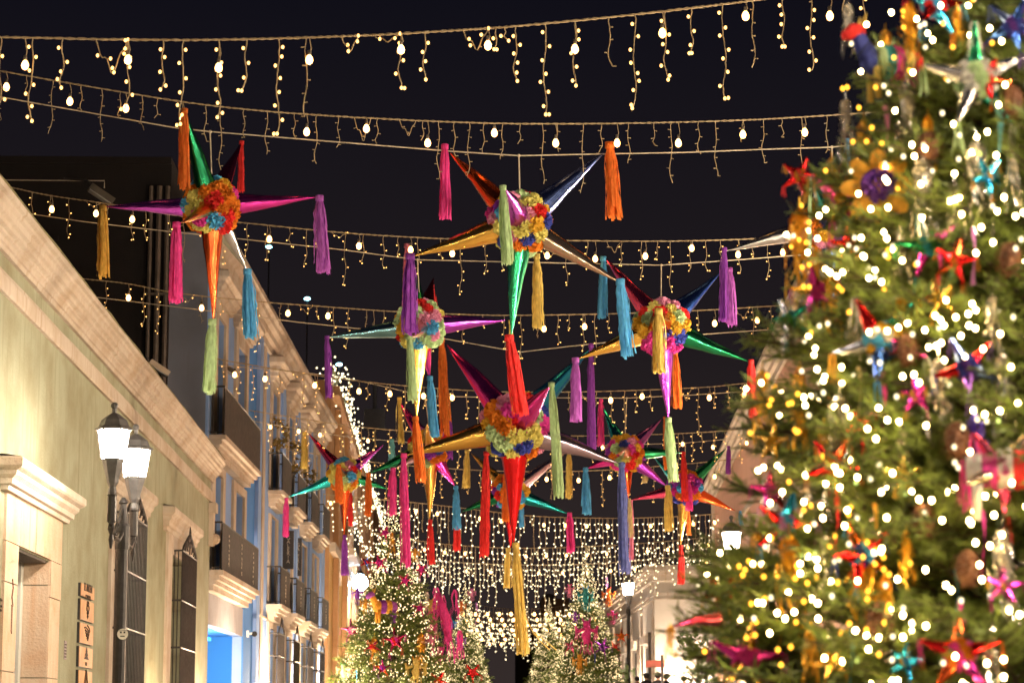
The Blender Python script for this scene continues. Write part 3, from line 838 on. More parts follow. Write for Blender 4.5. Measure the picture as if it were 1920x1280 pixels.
# row 1: nearest, every strand as seen
s1_ = [(3, .80), (62, .84), (118, .50), (180, .36, 'loop', 60), (240, .70), (306, .50), (345, .85), (410, .78), (463, .52), (522, .96), (575, .80, 'off'),
       (640, .16, 'loop', 32), (700, .08, 'loop', 50), (752, .55), (797, .48), (868, .22, 'loop', 48), (930, .22), (945, .14), (968, .56), (1022, .92), (1078, .66), (1142, .50, 'off'), (1190, .95), (1247, .70),
       (1296, .46), (1355, .96), (1410, .68, 'off'), (1468, .52), (1520, .80), (1618, .46), (1580, .30, 'off')]
d1 = 23
icicle_row('nearest warm icicle light string along the top of the picture', d1,
           [(-120, 72), (0, 70), (200, 74), (390, 75), (560, 71), (700, 66), (860, 57), (960, 50), (1130, 34), (1300, 15), (1420, 0), (1560, -22), (1700, -50)],
           s1_, [(47, 122), (240, 112), (410, 127), (580, 112), (752, 93), (915, 85), (1078, 92), (1242, 62), (1398, 30), (1556, 30)],
           cable_r=.0105, wire_r=.0062, led_r=.0125, step=.088, seed=4, indiv=True, bulb_s_=1.08)
def gen(px0, px1, sp, Ls, seed, pxm, offp=0.0):
    rr = random.Random(seed); o = []; x = px0; i = 0
    while x < px1:
        L = Ls[i % len(Ls)] * rr.uniform(.8, 1.2)
        if rr.random() < .09: o.append((x, L*.35, 'loop', sp*.8))
        else: o.append((x, L, 'off' if rr.random() < offp else ''))
        x += sp*rr.uniform(.7, 1.35); i += 1
    return o
rows = [
 ('second icicle light string with small unlit strands above the upper star pinatas', 30, [(-80, 118), (0, 133), (170, 163), (350, 192), (480, 207), (600, 216), (720, 223), (850, 229), (970, 232), (1110, 232), (1240, 230), (1380, 226), (1480, 221), (1620, 212), (1760, 200)],
  (0, 1610, 39, (.55, .30, .68, .42, .78, .36)), [(12, 163), (131, 190), (236, 203), (343, 222), (575, 247), (687, 241), (802, 268), (927, 249), (1042, 268), (1157, 268), (1272, 268), (1393, 252), (1509, 248)], dict(lit=0.0, wire_r=.005, cable_r=.0082, step=.085, bulb_s_=1.2)),
 ('third icicle light string running behind the striped pinata and the upper star pinata', 36.8, [(15, 350), (90, 366), (200, 382), (330, 404), (480, 420), (640, 436), (760, 444), (880, 449), (1060, 451), (1240, 452), (1380, 449), (1500, 443), (1640, 433)],
  (60, 1530, 34, (.50, .34, .62, .28, .75, .45)), [(97, 392), (180, 400), (248, 411), (505, 448), (597, 455), (673, 461), (770, 468), (848, 475), (1026, 479), (1116, 485), (1210, 480), (1297, 465), (1384, 477), (1468, 473)], dict(lit=.92, led_r=.0092, wire_r=.0046, cable_r=.0085, bulb_s_=1.2)),
 ('fourth icicle light string, the one just above the biggest pinata', 45.2, [(150, 522), (240, 532), (330, 549), (480, 565), (640, 577), (740, 584), (860, 589), (960, 591), (1150, 588), (1330, 581), (1500, 570), (1620, 562)],
  (200, 1520, 31, (.50, .30, .65, .8, .40)), [(241, 558), (378, 577), (540, 587), (615, 592), (700, 617), (858, 615), (1020, 616), (1096, 612), (1214, 600), (1340, 606), (1420, 600), (1505, 585)], dict(lit=.95, led_r=.0105, wire_r=.005, cable_r=.009, bulb_s_=1.35)),
 ('fifth icicle light string crossing at the height of the biggest pinata', 52.6, [(250, 647), (375, 665), (420, 675), (530, 694), (640, 710), (760, 723), (930, 734), (1100, 734), (1300, 727), (1400, 718), (1500, 708)],
  (262, 1430, 27, (.55, .35, .7, .9, .45)), [(332, 686), (440, 702), (497, 710), (590, 722), (673, 733), (731, 738), (794, 742), (848, 745), (1145, 750), (1204, 743), (1330, 745), (1395, 740)], dict(lit=.97, led_r=.0115, wire_r=.007, cable_r=.0105, bulb_s_=1.45)),
 ('sixth icicle light string, crossing just above the small far pinatas', 60, [(335, 745), (400, 757), (480, 771), (560, 784), (640, 796), (760, 808), (900, 816), (1060, 817), (1200, 815), (1320, 810), (1420, 801)],
  (345, 1420, 24, (.55, .8, .4, .95, .6)), [(385, 790), (440, 795), (507, 800), (560, 808), (600, 815), (690, 826), (1130, 838), (1280, 832), (1337, 838), (1400, 830)], dict(lit=1, led_r=.013, wire_r=.0075, cable_r=.011, bulb_s_=1.2)),
 ('seventh icicle light string, faint behind the small pinatas', 70, [(395, 815), (480, 832), (600, 852), (700, 866), (840, 878), (1000, 884), (1150, 880), (1300, 868), (1400, 858)],
  (400, 1400, 24, (.5, .9, .4, .7)), [(435, 850), (520, 865), (640, 880), (790, 897), (1025, 898), (1085, 900), (1143, 895), (1340, 893)], dict(lit=.8, led_r=.012, wire_r=.008, cable_r=.012, bulb_s_=1.5)),
]
for i, (lb, d, pts, g_, bl, kw) in enumerate(rows):
    icicle_row(lb, d, pts, gen(*g_, 20+i, 0), bl, seed=30+i, **kw)
# dense pale rows further away
for i, (d, pts, n, Ls, nb, lb) in enumerate((
    (84, [(480, 905), (600, 925), (780, 942), (900, 956), (1000, 967), (1140, 971), (1240, 969), (1330, 964), (1420, 955)], 8.5, (.9, 1.5, .6, 1.2, 1.9), 40, 'dense pale icicle light string, the highest of the three dense rows'),
    (97, [(700, 998), (820, 1018), (960, 1027), (1100, 1024), (1230, 1016), (1330, 1006), (1400, 998)], 7.5, (1.0, 1.8, .8, 1.4), 38, 'dense pale icicle light string, the middle of the three dense rows'),
    (106, [(720, 1038), (820, 1051), (960, 1058), (1100, 1057), (1230, 1047), (1330, 1037), (1400, 1030)], 8, (.9, 1.7, 1.1, 2.2), 45, 'dense pale icicle light string, the lowest of the three dense rows'))):
    rr = random.Random(60+i)
    bl = []; path_px = pts
    x = pts[0][0] + 20
    def yy_at(x):
        for a, b in zip(pts, pts[1:]):
            if a[0] <= x <= b[0]: return a[1] + (b[1]-a[1])*(x-a[0])/(b[0]-a[0])
        return pts[-1][1]
    while x < pts[-1][0] - 20: bl.append((x, yy_at(x) + 16)); x += nb
    icicle_row(lb, d, pts, gen(pts[0][0], pts[-1][0]-10, n, Ls, 70+i, 0, .12), bl, seed=80+i, led_mat=M_LEDW, led_r=.024, wire_r=.012, cable_r=.016, step=.19, parts=False, bulb_s_=1.55)
# far curtain of lights where the rows overlap
for i, d in enumerate((172, 180, 188, 196, 205, 214, 224)):
    z0 = 10.6 + .75
    zz = lambda px: z0 - .55*(1-((px-980)/110)**2)
    pts = [((px), 1384 - (zz(px)-1.6-.0*i)*F/d) for px in (860, 890, 920, 950, 980, 1010, 1040, 1070, 1100, 1130)]
    icicle_row('far dense curtain of pale lights low between the trees at the end of the street', d, pts, gen(862, 1128, 8.5, (1.2, .8, 1.7, 1.0), 90+i, 0, .05),
               [(870+j*22+(i*5) % 13, pts[4][1]+9) for j in range(12)], seed=95+i, led_mat=M_LEDW, led_r=.040, wire_r=.02, cable_r=.02, step=.36, parts=False, bulb_s_=3.0)

# support cables that carry the pinatas
def cable(label, d, pts_px, r=.008):
    P = [W(x, y, d) for x, y in pts_px]; c = P[len(P)//2]
    t = thing('support_cable', label, 'cable', tuple(c), 0, 'support cables that carry the pinatas')
    m = MB(); m.tube([p - c for p in P], r, 6); m.build('wire', M_ROPE, t)
cable('pale support cable that the upper star pinatas hang from', 30.25, [(-100, 160), (0, 182), (170, 212), (330, 240), (394, 247), (640, 267), (850, 284), (973, 292), (1120, 289), (1280, 286), (1460, 279), (1560, 276), (1700, 262)])
cable('pale support cable carrying the striped pinata and the pinata left of the middle', 37.05, [(50, 400), (160, 416), (280, 430), (480, 451), (640, 468), (783, 487), (1000, 492), (1240, 497), (1370, 488), (1500, 478), (1640, 466)])
cable('pale support cable carrying the biggest pinata', 45.45, [(170, 556), (370, 580), (560, 604), (720, 621), (840, 636), (975, 660), (1060, 650), (1200, 635), (1340, 625), (1500, 614), (1600, 606)])
cable('pale support cable above the row of small pinatas', 52.85, [(270, 672), (400, 684), (530, 694), (640, 706), (797, 742), (940, 745), (1175, 746), (1300, 740), (1420, 732)])
cable('thin support cable carrying the three farthest pinatas', 60.3, [(345, 768), (480, 790), (645, 818), (800, 832), (955, 838), (1100, 836), (1285, 830), (1420, 818)])

# ================================================================== PINATAS
FLOW = []
for v in range(4):
    rr = random.Random(200+v); m = MB()
    for k_ in range(46):
        u = (k_+.5)/46; th = math.acos(1 - u*1.02 if u*1.02 < 2 else -1); ph = k_*2.39996 + rr.uniform(-.25, .25)
        dr = Vector((math.sin(th)*math.cos(ph), math.sin(th)*math.sin(ph), max(-.05, math.cos(th))))
        dr.normalize()
        side = dr.cross(Vector((rr.uniform(-1, 1), rr.uniform(-1, 1), rr.uniform(-1, 1)))).normalized()
        L = rr.uniform(.85, 1.05); wd = rr.uniform(.24, .36); nn = dr.cross(side)*rr.uniform(.08, .22)
        a = dr*.12; b1 = dr*L*.62 + side*wd*.8 + nn; b2 = dr*L*.62 - side*wd*.8 + nn; 
        t1 = dr*L + side*wd*.75 - nn; t0 = dr*L*1.04 + nn*.6; t2 = dr*L + side*-wd*.75 - nn
        m.add([a, b1, t1, t0, t2, b2], [(0, 1, 3), (1, 2, 3), (0, 3, 5), (3, 4, 5)])
    FLOW.append(m.mesh('paper_flower', None))
for f_ in FLOW: f_.materials.append(MP['red'])
def pinata_ball(t, r, cols, dirs, bands=None, seed=0, fs=.33, ragged=False):
    rr = random.Random(seed)
    b = MB(); b.ball((0, 0, 0), r*.86, 20, 14); b.build('ball', MP[cols[0] if not bands else 'orange'], t, True)
    n = 52; ga = PI*(3-math.sqrt(5)); prev = {}
    for i in range(n):
        z = 1 - 2*(i+.5)/n; a = i*ga; h = math.sqrt(1-z*z)
        dr = Vector((h*math.cos(a), h*math.sin(a), z))
        if any(dr.dot(dd) > .952 for dd in dirs): continue
        c = bands[min(len(bands)-1, int((1-z)/2*len(bands)))] if bands else rr.choice(cols)
        q_ = Vector((0, 0, 1)).rotation_difference(dr)
        s = r*fs*rr.uniform(.88, 1.15)*(1.15 if ragged else 1)
        M = Matrix.Translation(dr*r*.80) @ q_.to_matrix().to_4x4() @ Matrix.Rotation(rr.uniform(0, 6), 4, 'Z') @ Matrix.Diagonal((s, s, s*1.05, 1))
        put('paper_flower', recolor(FLOW[rr.randrange(4)], MPF[c]), t, M)
def cone_mesh(L, rb, seed):
    rr = random.Random(seed); n = 22; m = MB(); J = [1 + rr.uniform(-.075, .075) for _ in range(n)]; bx, by, dn = rr.uniform(-.04, .04)*rb, rr.uniform(-.04, .04)*rb, [rr.uniform(.94, 1.05) for _ in range(9)]
    st = [0, .12, .28, .42, .58, .72, .85, .95, 1.0]; vs = []; fs = []
    for zi, z in enumerate(st):
        r = (rb*(1-z)**.97)*dn[zi] + .006
        for k_ in range(n):
            a = 2*PI*k_/n; rj = r*J[k_]; vs.append((math.cos(a)*rj + bx*math.sin(z*9), math.sin(a)*rj + by*math.sin(z*7), z*L))
    for i in range(len(st)-1):
        for k_ in range(n): k2 = (k_+1) % n; fs.append((i*n+k_, i*n+k2, (i+1)*n+k2, (i+1)*n+k_))
    m.add(vs, fs); return m
def tassel(parent, at, to, wd, mat, seed, stray=0):
    """bunch of crepe ribbons tied at 'at' and hanging to 'to' (local coordinates)"""
    rr = random.Random(seed); m = MB(); v = to - at; L = v.length; n = 24
    for i in range(n):
        a = 2*PI*i/n + rr.uniform(-.2, .2); ca, sa = math.cos(a), math.sin(a); seg = 12
        Li = L*rr.uniform(.95, 1.01) if rr.random() > .10 else L*rr.uniform(.8, .93)
        rad = wd*.42*rr.uniform(.45, 1.1); rw = wd*rr.uniform(.12, .26); ph = rr.uniform(0, 6)
        vs = []
        for k_ in range(seg+1):
            f_ = k_/seg; op = min(1, .30 + f_*3.2)**.8*(.82 + .22*f_)
            rk = rad*op*(1 + .15*f_) + wd*.02*math.sin(f_*9+ph)
            cx = at + v*(f_*Li/L) + Vector((ca*rk, sa*rk, 0))
            tw = .35*math.sin(f_*4+ph); sd = Vector((-math.sin(a+tw), math.cos(a+tw), 0))*rw*(.55+.45*op)*.5
            cr = wd*.05*rr.uniform(-1, 1)
            o_ = Vector((ca, sa, 0))*cr
            vs += [cx - sd + o_ + Vector((0, 0, rr.uniform(-.015, .015)*L*(k_ == seg)*1.5)), cx + sd - o_*.3 + Vector((0, 0, rr.uniform(-.015, .015)*L*(k_ == seg)*1.5))]
        m.add(vs, [(2*k_, 2*k_+1, 2*k_+3, 2*k_+2) for k_ in range(seg)])
    for j in range(stray):
        a = rr.uniform(-.5, .5); p0 = at + v*.55; 
        pts = [p0, p0 + v*.25 + Vector((wd*.9, 0, 0)), at + v*.9 + Vector((wd*(1.6+j*.5), 0, 0)), at + v*.96 + Vector((wd*(2.2+j*.5), 0, 0))]
        m.tube(pts, wd*.05, 4)
    m.tube([at + Vector((0, 0, wd*.1)), at - Vector((0, 0, wd*.3))], wd*.28, 6)
    return m.build('tassel', mat, parent, True)
MIXC = ['pink', 'orange', 'amber', 'yellow', 'yellow', 'red', 'sky', 'purple', 'rose', 'mint', 'blue', 'amber', 'rose']
_ps = [500]
def pinata(label, cx, cy_, d, D, arms, cols=MIXC, bands=None, kink=None, ragged=False, kcol=.21, group='seven-pointed star pinatas over the street', parent_cord=True):
    """arms: (tip px, tip py, sign of depth, cone foil, tassel crepe, (x0,y0,x1,y1) of the tassel, width px)"""
    C = W(cx, cy_, d); pm = d/F; r = D/2*pm
    t = thing('star_pinata', label, 'pinata', tuple(C), 0, group)
    Lmax = 0
    tips = []
    for a in arms:
        off = W(a[0], a[1], d) - C; tips.append(off); Lmax = max(Lmax, off.length)
    Lmax = max(Lmax*1.02, r*3.3)
    dirs = []
    for i, a in enumerate(arms):
        off = tips[i]; dz = math.sqrt(max(0, Lmax**2 - off.length**2))*a[2]
        # walk along the viewing ray so that the tip stays where the photograph shows it
        tip = W(a[0], a[1], d + dz) - C
        dr = tip.normalized(); dirs.append(dr)
        base = dr*r*.45; L = (tip - base).length
        _ps[0] += 1
        q_ = Vector((0, 0, 1)).rotation_difference(dr)
        cone_mesh(L, r*kcol*2.12*(.62 if ragged and a[2] == -1 else 1), _ps[0]).build('cone', MF[a[3]], t, True, mw=Matrix.Translation(base) @ q_.to_matrix().to_4x4())
        if a[4]:
            x0, y0, x1, y1 = a[5]; dd = d + dz
            c1 = a[4].split('/')
            if len(c1) == 2:
                ym = y0 + (y1-y0)*.66
                tassel(t, W(x0, y0, dd)-C, W((x0*.3+x1*.7), ym, dd)-C, a[6]*pm, MP[c1[0]], _ps[0]*3)
                tassel(t, W((x0*.4+x1*.6), ym-8, dd)-C, W(x1, y1, dd)-C, a[6]*pm, MP[c1[1]], _ps[0]*3+1)
            else: tassel(t, W(x0, y0, dd)-C, W(x1, y1, dd)-C, a[6]*1.05*pm, MP[c1[0]], _ps[0]*3, a[7] if len(a) > 7 else 0)
    pinata_ball(t, r, cols, dirs, bands, _ps[0], ragged=ragged)
    if kink:
        k_ = W(kink[0], kink[1], d+.25) - C
        m = MB(); m.tube([k_, Vector((0, 0, r*.7))], .010, 5); m.ball(tuple(k_), .022, 6, 4)
        m.build('cord', M_ROPE, t)
    return t
pinata('star pinata highest on the left, ragged torn-paper ball and gold cone pointing at the viewer', 397, 388, 30, 100, [
    (199, 387, .25, 'purple', 'ochre', (193, 388, 195, 520), 26), (593, 370, .25, 'magenta', 'orchid', (599, 369, 606, 513), 27),
    (346, 207, -.7, 'green', 'orange', (346, 206, 347, 353), 22), (452, 268, 1, 'crimson', 'red', (453, 266, 452, 360), 17),
    (340, 418, -1, 'gold', 'pink', (331, 419, 330, 568), 26), (400, 602, .1, 'copper', 'mint', (398, 601, 392, 738), 28),
    (462, 505, .6, 'silver', 'sky', (464, 507, 470, 633), 28)], kink=(394, 247), ragged=True, cols=['orange', 'red', 'amber', 'yellow', 'pink', 'orange', 'red', 'sky', 'yellow'])
pinata('star pinata hanging highest at the centre, pink and orange tassels on its two upper points', 975, 418, 30, 116, [
    (845, 287, .3, 'copper', 'pink', (834, 273, 834, 412), 24), (1130, 289, .3, 'navy', 'orange', (1143, 270, 1150, 410), 31),
    (776, 480, -.1, 'gold', 'purple', (769, 478, 768, 627), 31), (1160, 528, 0, 'bronze', 'sky', (1163, 526, 1176, 668), 30),
    (958, 629, .1, 'green', 'red', (955, 631, 976, 780), 30), (948, 353, -1, 'purple', 'mint', (943, 350, 953, 497), 22),
    (1006, 477, 1, 'orange', 'yellow', (1006, 478, 1008, 617), 24)], kink=(973, 292))
pinata('star pinata on the right with its ball banded yellow, red, pale green, orange and blue', 1240, 612, 36.8, 100, [
    (1133, 482, .3, 'pink', 'sky', (1131, 483, 1128, 597), 21), (1350, 512, .3, 'blue', 'orchid', (1368, 504, 1372, 612), 20),
    (1083, 673, 0, 'gold', 'orchid', (1079, 673, 1080, 791), 24), (1402, 677, 0, 'green', 'red', (1408, 676, 1412, 785), 19),
    (1253, 785, .1, 'purple', 'mint', (1253, 785, 1264, 903), 22), (1235, 590, -1, 'copper', 'yellow', (1235, 581, 1238, 700), 26),
    (1264, 655, 1, 'orange', 'orange', (1265, 657, 1269, 766), 22)], kink=(1240, 497), bands=['rose', 'yellow', 'red', 'mint', 'amber', 'amber', 'blue', 'pink', 'pink'])
pinata('pinata left of the middle with vertical rows of pink, green, red and yellow paper flowers', 787, 610, 36.8, 92, [
    (770, 474, .5, 'green', 'rose', (763, 459, 763, 600), 19), (813, 522, 1, 'red', 'red', (811, 535, 822, 640), 12),
    (616, 632, 0, 'steel', 'purple', (613, 631, 616, 747), 16), (947, 600, .1, 'purple', 'yellow', (957, 602, 966, 770), 14),
    (771, 632, -1, 'bronze', 'mint', (768, 631, 774, 752), 18), (781, 783, .1, 'gold', 'orange', (779, 783, 790, 904), 21),
    (806, 706, .6, 'magenta', 'sky', (806, 707, 815, 820), 20)], kink=(783, 487), cols=['rose', 'mint', 'red', 'yellow', 'amber', 'sky', 'mint', 'red'])
pinata('biggest star pinata, low in the middle, with a red cone pointing straight down', 966, 800, 45.2, 124, [
    (839, 646, .3, 'magenta', 'orange', (828, 635, 836, 820), 21), (1106, 655, .3, 'sky', 'purple', (1108, 646, 1110, 846), 18),
    (760, 853, -.05, 'gold', 'pink', (757, 852, 763, 1062), 21), (1162, 868, 0, 'mauve', 'peri', (1166, 869, 1171, 1075), 22),
    (963, 1018, .1, 'red', 'yellow', (967, 1019, 981, 1226), 22, 2), (1031, 724, -1, 'magenta', 'mint', (1034, 719, 1047, 932), 20),
    (912, 849, 1, 'crimson', 'red', (912, 848, 908, 1043), 19)], kink=(975, 660), kcol=.215, cols=['pink', 'yellow', 'amber', 'sky', 'yellow', 'blue', 'pink', 'orange', 'mint', 'amber', 'rose', 'red'])
pinata('small pinata with green and mauve arms hanging left of the biggest one', 806, 840, 52.6, 74, [
    (748, 752, .3, 'magenta', 'yellow', (749, 746, 751, 832), 15), (842, 780, .6, 'navy', 'purple', (844, 780, 844, 860), 9),
    (693, 886, 0, 'green', 'orange', (691, 887, 690, 967), 15), (740, 877, -.6, 'mauve', 'pink', (737, 878, 735, 966), 17),
    (853, 911, 0, 'magenta', 'sky', (855, 912, 857, 993), 15), (806, 975, .1, 'gold', 'red', (807, 975, 809, 1058), 14),
    (800, 795, -1, 'gold', None, None, 0)], kink=(797, 742), bands=['lilac', 'amber', 'red', 'yellow', 'blue', 'purple', 'orange', 'mint'])
pinata('small pinata right of the biggest one with a teal cone pointing up', 1172, 850, 52.6, 70, [
    (1130, 763, .3, 'teal', 'pink', (1127, 749, 1126, 836), 13), (1240, 786, .3, 'lilac', 'orange', (1246, 782, 1248, 880), 9),
    (1101, 878, 0, 'magenta', 'sky', (1098, 878, 1100, 964), 18), (1278, 848, .1, 'green', 'red', (1281, 848, 1284, 940), 14),
    (1178, 934, .1, 'copper', 'cream', (1180, 935, 1182, 1008), 10), (1250, 911, -.1, 'purple', 'yellow', (1252, 911, 1255, 996), 18),
    (1172, 842, -1, 'bronze', None, None, 0)], kink=(1175, 746))
pinata('farthest pinata on the left with orange cone pointing down above the big decorated tree', 645, 890, 60, 58, [
    (579, 813, .3, 'crimson', 'yellow', (571, 811, 570, 880), 14), (719, 833, .3, 'purple', 'aqua', (735, 824, 734, 880), 14),
    (542, 931, 0, 'teal', 'pink', (537, 934, 536, 1006), 13), (727, 916, 0, 'green', 'pink', (731, 914, 731, 930), 8),
    (645, 1004, .1, 'copper', 'purple', (646, 1004, 646, 1078), 13), (636, 873, -1, 'orange', 'orange', (635, 872, 636, 943), 15),
    (656, 917, 1, 'red', 'red', (656, 917, 657, 986), 11)], kink=(645, 818), ragged=True)
pinata('farthest pinata on the right, a ball ringed in purple and pink with a brown-red arm', 1285, 915, 60, 62, [
    (1227, 857, .3, 'teal', 'cream', (1215, 876, 1208, 905), 11), (1361, 841, .3, 'green', 'purple', (1366, 837, 1365, 888), 11),
    (1181, 937, 0, 'pink', 'rose', (1184, 938, 1184, 1050), 9), (1379, 957, 0, 'copper', 'sky', (1388, 958, 1390, 985), 9),
    (1276, 1023, .1, 'gold', 'red', (1277, 1023, 1277, 1096), 14), (1290, 898, -1, 'magenta', 'pink', (1291, 899, 1293, 957), 13),
    (1291, 958, 1, 'orange', 'orange', (1291, 958, 1292, 1003), 10)], kink=(1285, 830), bands=['orange', 'pink', 'purple', 'sky', 'magenta', 'orange', 'blue'])
pinata('pinata half hidden behind the biggest one, green and teal arms sticking out', 957, 922, 60, 66, [
    (884, 850, .3, 'gold', 'yellow', (876, 845, 875, 915), 15), (1062, 846, .3, 'mauve', 'yellow', (1067, 845, 1067, 934), 14),
    (866, 959, 0, 'green', 'red', (857, 958, 857, 1033), 17), (1065, 962, 0, 'teal', 'pink', (1068, 962, 1071, 1036), 15),
    (957, 1028, .1, 'red', 'yellow', (953, 1028, 951, 1103), 16), (949, 889, -1, 'orange', 'orange', (948, 889, 948, 978), 14),
    (978, 926, 1, 'teal', 'sky', (978, 926, 978, 988), 10)], kink=(955, 838), cols=['sky', 'red', 'orange', 'amber', 'purple'])
pinata('pinata mostly hidden behind the foreground tree, its silver arm reaching out to the left', 1562, 418, 30, 106, [
    (1363, 469, 0, 'silver', 'purple', (1358, 466, 1358, 602), 18), (1586, 280, .2, 'pink', 'sky', (1588, 262, 1590, 395), 17),
    (1520, 334, -.8, 'teal', 'mint', (1520, 332, 1516, 470), 9), (1756, 460, 0, 'gold', 'red', (1760, 460, 1760, 600), 26),
    (1560, 630, .1, 'blue', 'orange', (1560, 630, 1562, 760), 26), (1600, 430, -1, 'green', 'yellow', (1600, 430, 1600, 560), 24),
    (1650, 300, .6, 'magenta', 'pink', (1650, 300, 1650, 430), 22)], kink=(1560, 276))

# ================================================================== TREES
def spray_mesh(seed, twigs=9, nd=34, nl=.075, nw=.0075, name='branch'):
    """a fir spray about .75 m long growing along +x: woody stem, side twigs, needles all round them"""
    rr = random.Random(seed); wood = MB(); nee = MB()
    L = .75
    stem = [Vector((L*i/6, rr.uniform(-.012, .012), .05*math.sin(i/6*2.4) - .05*(i/6)**2)) for i in range(7)]
    wood.tube(stem, [.011, .010, .009, .008, .006, .005, .003], 4)
    def needles(a, b, n):
        v = b - a; u = v.normalized()
        s1 = u.cross(Vector((0, 0, 1))).normalized(); s2 = u.cross(s1)
        for i in range(n):
            f_ = (i + rr.random())/n; p = a + v*f_; an = rr.uniform(0, 2*PI)
            o = s1*math.cos(an) + s2*math.sin(an)*.8; l_ = nl*rr.uniform(.6, 1.1)*(1-.25*f_)
            tip = p + (o*.82 + u*.62)*l_; sd = o.cross(u)*nw*.5
            nee.add([p - sd, p + sd, tip], [(0, 1, 2)])
    for i in range(6): needles(stem[i], stem[i+1], nd//2)
    for i in range(twigs):
        f_ = .12 + .8*i/twigs; k_ = min(5, int(f_*6)); p = stem[k_].lerp(stem[k_+1], f_*6-k_)
        for sg in (-1, 1):
            l_ = .30*(1-f_)**.7 + .05
            a = sg*rr.uniform(.65, .95)
            q_ = p + Vector((math.cos(a)*l_, math.sin(a)*l_, rr.uniform(-.05, .06)))
            wood.tube([p, q_], [.004, .002], 3, False); needles(p, q_, max(5, int(nd*l_/.22)))
    me = bpy.data.meshes.new(name)
    nw_ = len(wood.v); me.from_pydata(wood.v + nee.v, [], wood.f + [tuple(i + nw_ for i in f) for f in nee.f])
    me.materials.append(M_BARK); me.materials.append(M_NEEDLE)
    me.polygons.foreach_set('material_index', [0]*len(wood.f) + [1]*len(nee.f)); me.update()
    return me, wood, nee
def mat_for(root, az, tilt, s, roll=0.0):
    return Matrix.Translation(root) @ Matrix.Rotation(az, 4, 'Z') @ Matrix.Rotation(-tilt, 4, 'Y') @ Matrix.Rotation(roll, 4, 'X') @ Matrix.Diagonal((s, s, s, 1))
def cone_r(h, H, R0): return R0*max(.02, 1 - h/H)

# ---- foreground tree
T0d = 10.6
tb = W(2085, 1384, T0d); T0 = Vector((tb.x, tb.y, 0)); H0 = 7.7; R00 = 2.25
tree0 = thing('christmas_tree', 'huge out-of-focus Christmas tree crowded with lights and ornaments filling the right side', 'christmas tree', tuple(T0), 0, 'decorated Christmas trees')
m = MB(); m.tube([(0, 0, 0), (0, 0, 2), (0, 0, 4.5), (0, 0, H0-.2)], [.13, .11, .07, .015], 8); m.build('trunk', M_BARK, tree0)
SP = [spray_mesh(300+i) for i in range(4)]
SPL = [spray_mesh(320+i, 7, 15, .085, .013) for i in range(3)]
rr = random.Random(11); cand = []
for i in range(1500):
    h = .35 + (H0-.5)*(1 - math.sqrt(rr.random())); az = rr.uniform(0, 2*PI); R_ = cone_r(h, H0, R00)
    inner = rr.random() < .30
    rt_ = max(.03, R_ - .62 - (rr.uniform(.25, .7) if inner else rr.uniform(-.06, .12)))
    p = Vector((math.cos(az)*rt_, math.sin(az)*rt_, h - .12)); s = min(1.15, max(.45, R_/1.0))*rr.uniform(.85, 1.15)
    cand.append((p, az + rr.uniform(-.35, .35), rr.uniform(.02, .42), s, rr.uniform(-.5, .5), inner))
def seen_px(p):
    q_ = proj(p + T0); return q_
vis = []; rest = []
for c in cand:
    tipw = c[0] + Vector((math.cos(c[1]), math.sin(c[1]), .2))*.5
    px, py = seen_px(tipw); toward = (-T0.x*math.cos(c[1]) - T0.y*math.sin(c[1]))/T0.length
    (vis if (1200 < px < 2000 and -60 < py < 1340 and toward > -.35) else rest).append(c)
vis_p, extra = vis[:300], vis[300:]
for i, c in enumerate(vis_p):
    put('branch', SP[i % 4][0], tree0, mat_for(*c[:5]))
def joined(parent, items, pool, name='foliage'):
    wv, wf, nv, nf = [], [], [], []
    wm, nm = MB(), MB()
    for i, c in enumerate(items):
        M = mat_for(*c[:5]); sp = pool[i % len(pool)]
        wm.merge(sp[1], M); nm.merge(sp[2], M)
    me = bpy.data.meshes.new(name); k_ = len(wm.v)
    me.from_pydata(wm.v + nm.v, [], wm.f + [tuple(i + k_ for i in f) for f in nm.f])
    me.materials.append(M_BARK); me.materials.append(M_NEEDLE)
    me.polygons.foreach_set('material_index', [0]*len(wm.f) + [1]*len(nm.f)); me.update()
    return me
put(name='foliage', mesh=joined(tree0, extra + rest, SPL), parent=tree0, kind='stuff')
# tree lights: wire spiral with bulbs; the 300 that show largest are single parts
ls = thing('fairy_light_string', 'warm white fairy lights wound round the big foreground tree', 'fairy lights', tuple(T0), 0, 'fairy lights on the trees')
LEDT = MB(); LEDT.ball((0, 0, 0), .009, 6, 4, (1, 1, 1.2)); LEDT = LEDT.mesh('led_bulb', M_LEDT, True); LEDT2 = recolor(LEDT, M_LEDT2)
rr = random.Random(5); allp = []; wire = []
h = .5; a = 0
while h < H0 - .2:
    R_ = cone_r(h, H0, R00); rad = R_ + rr.uniform(-.12, .26)
    p = Vector((math.cos(a)*rad, math.sin(a)*rad, h + rr.uniform(-.09, .09))); allp.append(p)
    st = .082/max(.3, R_)*rr.uniform(.5, 1.6); a += st; h += .12*st
near = []; far_ = []
for p in allp:
    px, py = proj(p + T0); tw = (-(T0.x)*p.x - T0.y*p.y)
    (near if 1200 < px < 1960 and -20 < py < 1300 and tw > -.8 else far_).append(p)
extra_l = []
